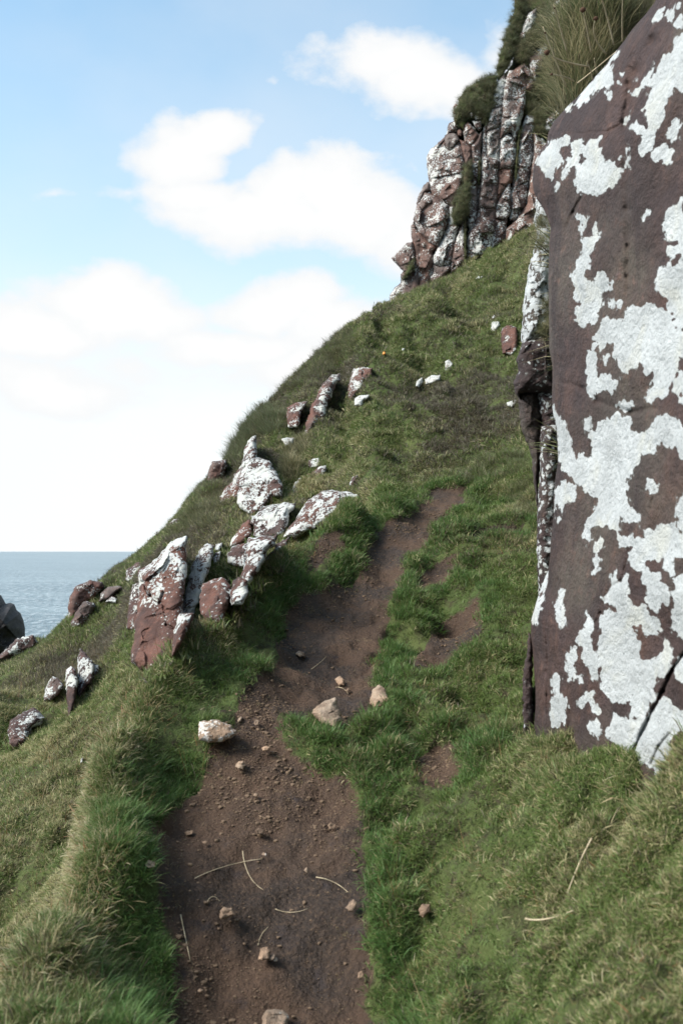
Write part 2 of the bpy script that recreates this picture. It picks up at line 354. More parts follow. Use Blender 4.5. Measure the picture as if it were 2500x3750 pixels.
sea = tagged(mesh_obj('sea', np.stack([sx.ravel(), sy.ravel(), np.full(61*61, SEA)], 1),
     np.stack([ii[:-1, :-1].ravel(), ii[:-1, 1:].ravel(), ii[1:, 1:].ravel(), ii[1:, :-1].ravel()], 1), WATER), 'grey blue open sea below the slope reaching the horizon', kind='structure')

# ------------------------------------------------------------------ rock materials
def rock_material(name, dark, red, grey, lich, nsc=1.0, grain=1.0, lsc=None):
    lsc = lsc or nsc
    m = MT(name)
    A_ = m.attr('tone'); sp = m.n('ShaderNodeSeparateXYZ', {0: A_.outputs['Vector']}); hue, cov, gr = sp.outputs
    big = m.noise(1.3*nsc, 4); med = m.noise(6*nsc, 6, .62); fine = m.noise(46*nsc, 5, .7)
    streak = m.noise(5*nsc, 4, .6, m.stretch((1., 1., .18)))
    c = m.mix(m.ramp(m.ma('ADD', hue, m.ma('MULTIPLY', m.ma('SUBTRACT', med, .5), 1.3)), .2, .8), dark, red)
    c = m.mix(m.ma('MULTIPLY', m.ramp(m.ma('ADD', gr, m.ma('MULTIPLY', m.ma('SUBTRACT', big, .5), 2.4)), .35, .85), .75), c, grey)
    c = m.mix(m.ma('MULTIPLY', m.ramp(streak, .50, .68), .8), c, tuple(x*.62 for x in dark))
    c = m.mix(m.ma('MULTIPLY', m.ramp(m.noise(19*nsc, 6, .7), .52, .72), .5), c, tuple(x*2.1 for x in red))
    c = m.mix(m.ma('MULTIPLY', m.ramp(fine, .53, .72), .6), c, tuple(x*2.4 for x in dark))
    c = m.mix(m.ma('MULTIPLY', m.ramp(m.noise(3.1*nsc, 6, .7), .56, .44), .5), c, tuple(x*.55 for x in dark)); c = m.mix(m.ma('MULTIPLY', m.ramp(fine, .42, .28), .6), c, tuple(x*.5 for x in dark))
    # crustose lichen: coverage value pushed over a threshold by ragged noise
    l1 = m.noise(7*lsc, 3, .5, dist=.6); l2 = m.noise(42*nsc, 4, .65, dist=.3); vo = m.n('ShaderNodeTexVoronoi', {'Vector': m.pos, 'Scale': 26.*nsc}).outputs['Distance']
    f = m.ma('ADD', cov, m.ma('MULTIPLY', m.ma('SUBTRACT', l1, .5), lich[1])); f = m.ma('ADD', f, m.ma('MULTIPLY', m.ma('SUBTRACT', l2, .5), lich[2]))
    f = m.ma('ADD', f, m.ma('MULTIPLY', m.ma('SUBTRACT', .4, vo), lich[3]))
    mask = m.ramp(f, .48, .53)
    speck = m.ramp(m.noise(85*nsc, 3, .6), .67, .72); mask2 = m.ma('MULTIPLY', mask, m.ma('SUBTRACT', 1., m.ma('MULTIPLY', speck, .7)))
    halo = m.ma('MULTIPLY', m.ramp(f, .36, .5), .16)
    lc = m.mix(m.ramp(med, .3, .7), lich[0], tuple(x*.74 for x in lich[0])); lc = m.mix(m.ma('MULTIPLY', m.ramp(l1, .5, .7), .6), lc, (lich[0][0]*.98, lich[0][1]*.93, lich[0][2]*.80)); lc = m.mix(m.ma('MULTIPLY', m.ramp(f, .9, .5), .25), lc, tuple(x*1.25 for x in lich[0])); lc = m.mix(m.ma('MULTIPLY', m.ramp(fine, .35, .62), .35), lc, tuple(x*.68 for x in lich[0]))
    c = m.mix(halo, c, (.33, .34, .31)); c = m.mix(mask2, c, lc)
    hgt = m.ma('ADD', m.ma('MULTIPLY', med, .8), m.ma('MULTIPLY', fine, .30*grain)); hgt = m.ma('ADD', hgt, m.ma('MULTIPLY', mask2, .10)); hgt = m.ma('ADD', hgt, m.ma('MULTIPLY', m.noise(150*nsc, 3, .6), .06*grain))
    return m.out_pr(c, m.mix(mask2, (.72, .72, .72), (.95, .95, .95)), m.bump(hgt, .055/nsc, 1.), .3)
ROCKN = rock_material('lichened_sandstone_near', (.048, .031, .030), (.078, .042, .031), (.085, .074, .058), ((.50, .525, .53), .26, .85, .5))
ROCKF = rock_material('lichened_sandstone', (.058, .034, .031), (.125, .056, .040), (.115, .094, .084), ((.52, .54, .53), 1.5, .95, .45), 1.25, 1., .75)
ROCKC = rock_material('cliff_sandstone', (.090, .060, .054), (.170, .095, .073), (.19, .165, .15), ((.58, .59, .58), 1.4, 1.0, .5), .9, 1., .55)
ROCKD = rock_material('dark_stack_stone', (.026, .026, .029), (.045, .038, .035), (.065, .065, .065), ((.42, .43, .42), .9, .8, .4), .7)
STONE = rock_material('pale_path_stone', (.21, .14, .095), (.31, .21, .14), (.33, .27, .21), ((.62, .58, .54), 1., .7, .3), 2.5, .6)
WHITE = rock_material('white_stone', (.20, .17, .15), (.26, .22, .19), (.33, .31, .28), ((.50, .51, .49), .9, .5, .2), 2.)
m = MT('turf_earth'); TURF = m.out_pr(m.mix(m.ramp(m.noise(5, 5, .65), .35, .65), (.062, .080, .030), (.075, .062, .038)), .95, m.bump(m.noise(18, 6, .65), .06, 1.), .1)

# ------------------------------------------------------------------ rock builder
def rock(name, outline, depth, front, back, mat, parent=None, px=1.6, round_=None, lump=.10, chisel=.10, tone=(.5, .4, .3), seed=0,
         cracks=(), fieldfn=None, ledge=0.):
    """closed solid whose face is the given outline: depth(px,py) places it, front/back are its real thickness in metres,
    the rim is rounded over, then lumps, chiselled planes and cracks are cut into the surface"""
    q = np.asarray(outline, float)
    if not callable(depth): dd = depth; depth = lambda a, b: np.full(np.shape(a), float(dd))
    x0, y0 = q.min(0)-2*px; x1, y1 = q.max(0)+2*px
    gx, gy = np.meshgrid(np.arange(x0, x1+px, px), np.arange(y0, y1+px, px)); sh = gx.shape; a, b = gx.ravel(), gy.ravel()
    sd, cx, cy = poly_sd(a, b, q)
    ins = (sd > 0).reshape(sh); cell = ins[:-1, :-1] | ins[1:, :-1] | ins[:-1, 1:] | ins[1:, 1:]
    out = sd <= 0; a = np.where(out, cx, a); b = np.where(out, cy, b); sd = np.maximum(sd, 0)
    d0 = depth(a, b); mpp = np.median(d0)/F                      # metres per pixel at the rock
    size = min(q[:, 0].max()-q[:, 0].min(), q[:, 1].max()-q[:, 1].min())*mpp
    R = round_ if round_ else size*.38
    t = np.clip(sd*mpp/R, 0, 1); prof = np.sqrt(np.maximum(1-(1-t)**2, 0))
    W0 = np.stack([(a-CX)/F*d0, d0, EYE+(HY-b)/F*d0], 1)
    sz = max(size, .12); pn = W0+seed*13.7
    fv, fe = facets(pn/(sz*.62)+3.1, seed); fv2, _ = facets(pn/(sz*.27)+9.1, seed+5)
    ns = fbm(pn/(sz*.7), 4, seed+1); n2 = fbm(pn/(sz*.16), 3, seed+9)
    rel = (fv*chisel*1.6+fv2*chisel*.5+ns*lump*.5+n2*lump*.10)*sz
    if ledge: rel = rel+ledge*sz*np.round(fbm2(W0[:, 2], W0[:, 0]*.3, 1.6/sz, 2, seed)*2)/2
    h = prof*front+rel*(.15+.85*t)
    for pts, wd, dp in cracks:
        pts = np.asarray(pts, float)
        for (ax, ay), (bx, by) in zip(pts[:-1], pts[1:]):
            ex, ey = bx-ax, by-ay; tt = np.clip(((a-ax)*ex+(b-ay)*ey)/(ex*ex+ey*ey+1e-9), 0, 1)
            jit = fbm2(a, b, .12, 2, seed)*1.2
            h = h-dp*np.exp(-((np.hypot(a-ax-tt*ex, b-ay-tt*ey)+jit)/wd)**2)*np.clip(t*2+.2, 0, 1)
    edge = (1-t)*min(sz*.035, .014)                                     # break the rim so that the outline is not a drawn line
    dh = d0-h; W = np.stack([(a-CX)/F*dh, dh, EYE+(HY-b)/F*dh], 1); W[:, 0] += n2*edge*(~out | True); W[:, 2] += vnoise(pn/(sz*.12), seed+3)*edge
    B = W0.copy(); bd = np.array([np.clip((q[:, 0].mean()-CX)/F, -.6, .8), 1., np.clip((HY-q[:, 1].mean())/F, -.2, .5)])
    B += (prof*back+np.abs(rel)*.5*t)[:, None]*bd; B[:, 0] += n2*edge; B[:, 2] += vnoise(pn/(sz*.12), seed+3)*edge
    n_ = len(a); id_ = np.arange(n_).reshape(sh); ring = sd <= 0
    bid = np.where(ring, np.arange(n_), np.arange(n_)+n_).reshape(sh)
    c = cell
    f1 = np.stack([id_[:-1, :-1][c], id_[1:, :-1][c], id_[1:, 1:][c], id_[:-1, 1:][c]], 1)
    f2 = np.stack([bid[:-1, :-1][c], bid[:-1, 1:][c], bid[1:, 1:][c], bid[1:, :-1][c]], 1)
    VV_ = np.concatenate([W, B]); FF = np.concatenate([f1, f2])
    keep = ~((FF[:, None, :] == FF[:, :, None]).sum((1, 2)) > 4); FF = FF[keep]
    used = np.unique(FF); mp_ = np.full(len(VV_), -1); mp_[used] = np.arange(len(used)); FF = mp_[FF]; VV_ = VV_[used]
    hue, cov, gr = tone
    base = np.tile(np.array([hue, cov, gr]), (n_, 1)).astype(float)
    if fieldfn is not None: base[:, 1] = fieldfn(a, b)
    elif mat is ROCKC: base[:, 1] -= .05
    elif mat is ROCKF: base[:, 1] -= .015
    base[:, 1] += np.clip(fbm(pn*1.1/(sz), 2, seed+20), -1, 1)*(.10 if fieldfn is None else 0)
    T_ = np.concatenate([base, base])[used]
    return mesh_obj(name, VV_, FF, mat, parent, attrs={'tone': T_})

def lean(outline, proud=.06, tilt=.65, force=None):
    """plane that follows the ground seen behind the outline, pivoting where the rock enters the ground"""
    q = np.asarray(outline, float); c = q.mean(0)
    s_ = np.concatenate([c+(q-c)*k for k in (1, .7, .4)]); d = ground_depth(s_[:, 0], s_[:, 1]); ok = ~np.isnan(d)
    lo = q[q[:, 1].argmax()]
    if force or ok.sum() < 4:
        dl = force if force else 15; return lambda a, b: np.full(np.shape(a), float(dl))
    M_ = np.stack([np.ones(ok.sum()), s_[ok, 0]-lo[0], s_[ok, 1]-lo[1]], 1); k, *_ = np.linalg.lstsq(M_, d[ok], rcond=None)
    gl = ground_depth(lo[0], lo[1]-1)[0]; d0 = gl if not np.isnan(gl) else k[0]
    d0 = min(d0, k[0]+.6)
    mp0 = d0/F; kx, ky = np.clip(k[1]*tilt, -.7*mp0, .7*mp0), np.clip(k[2]*tilt, -1.0*mp0, 0)
    def fn(a, b): return np.clip(d0-proud+kx*(a-lo[0])+ky*(b-lo[1]), d0*.75, d0*1.4)
    return fn

# ------------------------------------------------------------------ the big lichened face on the right
NEAR = np.concatenate([np.array([(1100,1040),(1120,-180),(1000,-260),(860,-230),(770,-150),(700,-60)])[::1],
    V('N1', [(1340,-60),(1300,40),(1200,170),(1100,290),(980,440),(830,640),(700,770),(560,920),(440,1060),(330,1200),(280,1300),(260,1400),(200,1480),(150,1600),(140,1750),(150,1850),(180,1930),(230,2000),(270,2100),(300,2200),(280,2350)]),
    V('N2', [(285,60),(282,150),(300,400),(310,800),(300,1000),(315,1300),(320,1560),(335,1800),(350,2000),(335,2200)]),
    V('N3', [(250,250),(250,500),(235,750),(195,840),(150,880),(105,1010),(85,1150),(95,1400),(100,1700),(98,2150)]), np.array([(531,900),(600,980),(760,1040)])])
def near_depth(a, b): return np.maximum(4.03-(a-530)*.0062, 2.75)+np.clip(551-b, -300, 900)*.0005
LICH = [('N1', [(190,1530),(330,1370),(470,1310),(480,1390),(410,1420),(390,1470),(430,1550),(390,1590),(330,1620),(340,1720),(260,1690),(195,1600)]),
 ('N1', [(500,1380),(600,1350),(640,1400),(700,1340),(770,1310),(750,1400),(770,1480),(820,1570),(900,1530),(930,1600),(970,1640),(950,1740),(830,1830),(740,1860),(600,1870),(545,1790),(545,1720),(590,1600),(650,1530),(600,1440),(560,1560),(500,1640),(440,1720),(400,1740),(460,1600),(520,1500),(510,1430)]),
 ('N1', [(360,1860),(370,1750),(420,1740),(400,1810)]), ('N1', [(550,950),(700,790),(830,660),(880,590),(905,680),(890,800),(860,850),(820,810),(700,880),(650,950),(590,1020)]), ('N1', [(440,1060),(510,1000),(490,1040),(455,1070)]),
 ('N1', [(880,570),(960,500),(940,550)]), ('N1', [(850,890),(895,890),(870,960)]), ('N1', [(975,790),(1000,720),(990,800)]), ('N1', [(1060,870),(1120,770),(1090,850)]), ('N1', [(1090,910),(1130,870),(1110,915)]),
 ('N1', [(1145,860),(1240,720),(1300,600),(1305,660),(1270,750),(1190,840)]), ('N1', [(1010,1190),(1060,1080),(1060,1150),(1030,1200)]), ('N1', [(1070,1220),(1130,1190),(1190,1240),(1130,1290),(1080,1260)]),
 ('N1', [(1150,1440),(1200,1310),(1250,1230),(1210,1130),(1190,1060),(1240,950),(1290,850),(1290,740),(1420,540),(1480,480),(1500,380),(1568,320),(1600,400),(1600,880),(1560,870),(1480,850),(1470,920),(1390,1010),(1380,1160),(1290,1260),(1290,1390),(1240,1450),(1170,1480)]),
 ('N1', [(1410,1330),(1430,1230),(1500,1160),(1540,1200),(1520,1300),(1450,1385)]), ('N1', [(1270,1500),(1330,1410),(1400,1380),(1410,1440),(1500,1430),(1500,1470),(1440,1510),(1420,1590),(1370,1590),(1360,1530),(1290,1560)]),
 ('N1', [(1010,1560),(1030,1420),(1080,1390),(1055,1500),(1045,1600)]), ('N1', [(1280,210),(1330,140),(1380,100),(1370,150),(1300,220)]), ('N1', [(1440,210),(1450,120),(1540,60),(1550,90),(1490,140),(1460,215)]), ('N1', [(1475,230),(1568,150),(1600,290),(1500,260)]),
 ('N1', [(1380,2110),(1400,2030),(1450,1970),(1568,1900),(1600,2360),(1430,2300),(1375,2180)]), ('N1', [(1180,2060),(1250,2020),(1230,2070),(1190,2095)]), ('N1', [(945,1530),(975,1465),(980,1510)]),
 ('N1', [(560,2220),(570,2090),(630,2070),(645,2130),(600,2240)]), ('N1', [(720,2210),(740,2150),(780,2240),(750,2300)]),
 ('N2', [(545,200),(600,60),(620,-60),(710,-60),(690,120),(670,200),(620,260),(640,350),(730,380),(760,300),(810,250),(890,350),(890,420),(800,450),(770,520),(760,620),(720,730),(650,770),(600,780),(545,700),(560,600),(610,560),(570,500),(565,400),(535,330)]),
 ('N2', [(835,600),(870,510),(905,500),(880,600)]), ('N2', [(940,540),(980,540),(960,610)]),
 ('N2', [(1300,440),(1310,340),(1340,240),(1440,175),(1480,230),(1530,150),(1600,60),(1600,800),(1500,820),(1500,700),(1420,720),(1480,640),(1400,620),(1430,520),(1360,470)]), ('N2', [(1410,100),(1430,20),(1600,-50),(1600,60),(1480,120)]),
 ('N2', [(710,880),(760,800),(830,650),(860,700),(990,730),(1030,590),(1150,610),(1250,555),(1350,590),(1420,640),(1480,740),(1510,850),(1600,780),(1600,1050),(1510,1050),(1510,1180),(1470,1320),(1360,1450),(1250,1490),(1195,1460),(1270,1330),(1280,1200),(1220,1250),(1200,1180),(1180,1100),(1070,1170),(1020,1180),(980,1280),(965,1200),(950,1080),(890,1030),(940,950),(880,930),(800,980),(750,900)]),
 ('N2', [(650,1200),(650,1100),(690,980),(740,940),(740,1050),(740,1260),(860,1270),(925,1320),(900,1410),(790,1390),(740,1430),(700,1460),(665,1400)]), ('N2', [(780,1100),(850,1050),(820,1120)]),
 ('N2', [(950,1530),(990,1485),(1075,1510),(1060,1570),(1010,1590)]), ('N2', [(620,1670),(690,1660),(720,1790),(700,1860),(650,1800)]), ('N2', [(1460,1370),(1540,1210),(1600,1200),(1600,1430),(1500,1410)]), ('N2', [(1540,1510),(1600,1400),(1600,1530)]),
 ('N2', [(320,1560),(370,1630),(440,1740),(470,1900),(520,2030),(570,2060),(580,2010),(640,2050),(700,2040),(720,1800),(770,1700),(900,1640),(960,1610),(1040,1660),(1060,1750),(1140,1810),(1230,1760),(1290,1690),(1400,1625),(1490,1650),(1568,1750),(1620,1800),(1620,2080),(1530,2020),(1480,1930),(1400,1930),(1360,1890),(1320,1930),(1290,2000),(1160,1990),(1130,2090),(1060,2200),(1010,2260),(1040,2400),(960,2420),(700,2420),(600,2330),(480,2200),(400,2150),(370,2050),(355,1940),(340,1800),(325,1650)]),
 ('N3', [(255,0),(330,-60),(440,-30),(430,80),(350,100),(340,160),(280,100)]), ('N3', [(250,180),(285,80),(270,170)]), ('N3', [(280,200),(310,180),(320,260),(285,240)]),
 ('N3', [(530,-30),(840,-40),(850,60),(900,140),(950,230),(870,250),(790,200),(770,330),(740,290),(640,270),(560,290),(530,430),(510,400),(520,240),(590,150),(620,60)]), ('N3', [(590,400),(640,380),(650,440),(600,480)]),
 ('N3', [(585,640),(595,540),(620,540),(605,640)]), ('N2', [(1190,2340),(1240,2260),(1330,2280),(1310,2352),(1250,2352)]),
 ('N3', [(1220,150),(1283,0),(1320,0),(1320,370),(1250,300)]), ('N3', [(770,370),(880,350),(900,370),(1000,350),(950,290),(1060,320),(1080,270),(1200,270),(1250,320),(1320,380),(1320,530),(1200,500),(1210,650),(1150,620),(1120,530),(1080,550),(1000,520),(960,560),(960,640),(870,600),(860,560),(870,450),(800,430)]),
 ('N3', [(950,690),(990,620),(1040,650),(1090,640),(1140,740),(1180,860),(1110,900),(1080,940),(1020,930),(1000,850),(1000,730)]), ('N3', [(1190,1070),(1210,900),(1200,800),(1210,690),(1320,640),(1320,1180),(1260,1140)]),
 ('N3', [(670,860),(720,760),(720,680),(745,625),(770,720),(850,660),(840,820),(880,900),(990,900),(1010,1000),(1100,1010),(1080,1130),(1000,1140),(960,1060),(880,1050),(890,1110),(960,1210),(940,1320),(1060,1330),(1150,1240),(1140,1170),(1200,1300),(1180,1400),(1130,1450),(1060,1440),(1080,1500),(1040,1550),(1080,1600),(1000,1700),(920,1780),(870,1760),(880,1600),(830,1640),(780,1660),(710,1640),(660,1560),(630,1450),(650,1340),(600,1250),(640,1100),(610,1100),(650,980),(700,930),(760,950),(740,880)]),
 ('N3', [(460,1180),(470,1110),(520,1060),(540,960),(570,1000),(580,1090),(560,1200),(610,1280),(640,1370),(600,1480),(560,1490),(540,1400),(510,1310),(510,1210)]),
 ('N3', [(305,900),(330,780),(360,770),(350,880),(355,1050),(335,1070),(310,960)]), ('N3', [(105,1010),(150,880),(200,840),(170,940),(160,1060),(130,1040)]), ('N3', [(370,1330),(390,1240),(440,1230),(450,1330),(440,1430),(400,1480),(380,1480)]), ('N3', [(455,1440),(480,1440),(490,1500),(465,1490)]),
 ('N3', [(235,1730),(260,1620),(250,1490),(290,1440),(315,1480),(300,1560),(360,1630),(350,1710),(370,1780),(310,1830),(250,1840)]), ('N3', [(445,1650),(500,1600),(570,1580),(580,1660),(620,1730),(590,1740),(540,1650),(500,1700),(460,1690)]),
 ('N3', [(540,1850),(570,1790),(630,1800),(650,1870),(610,1930),(555,1890)]), ('N3', [(690,1880),(740,1730),(800,1780),(900,1800),(1000,1760),(1070,1700),(1140,1630),(1230,1700),(1320,1760),(1320,1900),(1200,1880),(1190,2000),(1260,2080),(1290,2400),(1180,2300),(1060,2200),(900,2060),(820,2030),(740,1980),(700,1930)]),
 ('N3', [(1215,1420),(1240,1300),(1320,1270),(1320,1500),(1250,1490)])]
LQ = [V(a, b) for a, b in LICH]
def near_lichen(a, b):
    f = np.full(len(a), -40.)
    for q in LQ:
        lo, hi = q.min(0)-14, q.max(0)+14; mm = (a > lo[0]) & (a < hi[0]) & (b > lo[1]) & (b < hi[1])
        if mm.any():
            s_, _, _ = poly_sd(a[mm], b[mm], q); f[mm] = np.maximum(f[mm], s_)
    off = (a > 690) | (b < -8)                               # beyond the photograph the crust simply goes on
    gen = (fbm2(a, b, .022, 3, 77)-.12)*16
    f = np.where(off, gen, f)+fbm2(a, b, .16, 4, 78, .6)*2.2
    return .5+np.clip((f+1.6)/10, -.8, .55)
CR = [(V('N1', [(1090,540),(1060,800),(1010,1190),(1010,1600),(1030,2000),(1040,2352)]), 3.2, .016), (V('N1', [(290,1290),(600,1270),(850,1255),(960,1200)]), 1.0, .016),
      (V('N2', [(1040,0),(1035,300),(1025,600)]), 2.2, .012), (V('N1', [(450,2200),(520,2050),(600,1900)]), 1.3, .02), (V('N1', [(1010,1200),(1120,700),(1290,400),(1400,100)]), 6., .03),
      (V('N3', [(1300,1260),(1200,1400),(1130,1560),(1010,1790),(880,2060)]), 1.6, .05), (V('N3', [(1190,1880),(1090,2000),(1030,2140)]), 1.0, .018),
      (V('N3', [(205,800),(215,1200),(205,1600),(212,1990)]), 1.0, .03), (V('N3', [(860,460),(800,700),(700,760),(640,950),(600,1040)]), .9, .014),
      (V('N2', [(320,1290),(600,1380),(750,1500),(1060,1600),(1300,1560)]), 3.0, .018), (V('N2', [(705,1700),(700,2200)]), 1.0, .012), (V('N1', [(300,2250),(270,2352)]), 2, .02),
      (V('N3', [(380,1990),(390,1700)]), .9, .015), (V('N3', [(1060,0),(1020,150)]), 1., .01)]
big = rock('lichened_rock', NEAR, near_depth, .20, 1.6, ROCKN, px=1.25, round_=.20, lump=.15, chisel=.0, tone=(.45, .3, .45), seed=3, cracks=CR, fieldfn=near_lichen)
tagged(big, 'huge purple brown rock face splashed with white lichen filling the right edge', 'rock')
rock('rock_slab', V('N3', [(75,1100),(105,1150),(112,1960),(110,2120),(30,2120),(28,1500),(45,1350)]), 4.02, .05, .4, ROCKN, big, px=1., tone=(.2, .32, .2), seed=5)

sec = bpy.data.objects.new('rock_stack', None); COL.objects.link(sec); sec.location = (1.15, 6.3, 1.2)
tagged(sec, 'narrow column of broken rock blocks just behind the huge lichened face', 'rock')
def to_parent(o, p):
    o.data.transform(Matrix.Translation(-p.location)); o.parent = p; return o
from mathutils import Matrix
for k, (pts, dp, tn, ft) in enumerate([
    ([(285,110),(300,60),(450,60),(460,500),(440,1000),(330,980),(205,1035),(188,930),(200,850),(205,780),(225,650),(240,500),(285,380),(300,330),(290,230),(280,200)], 6.15, (.2, .62, .7), .14),
    ([(200,1010),(330,950),(450,960),(450,1350),(300,1340),(190,1345),(180,1380),(150,1320),(145,1270),(170,1180),(160,1120)], 6.1, (.05, .36, .1), .16),
    ([(190,1330),(300,1320),(340,1500),(340,1700),(310,1900),(310,2150),(290,2020),(268,1870),(266,1780),(225,1650),(190,1560),(170,1400)], 6.2, (.5, .22, .75), .14),
    ([(325,1560),(460,1540),(460,2500),(440,2700),(310,2700),(296,2352),(300,2100),(315,1900),(318,1650)], 6.05, (.15, .48, .3), .12),
    ([(300,1330),(460,1320),(460,1600),(330,1585)], 6.15, (.05, .48, .1), .14)]):
    to_parent(rock('rock_block', V('Z5', pts), dp, ft, .7, ROCKN, px=.9, lump=.18, chisel=.10, tone=tn, seed=30+k), sec)

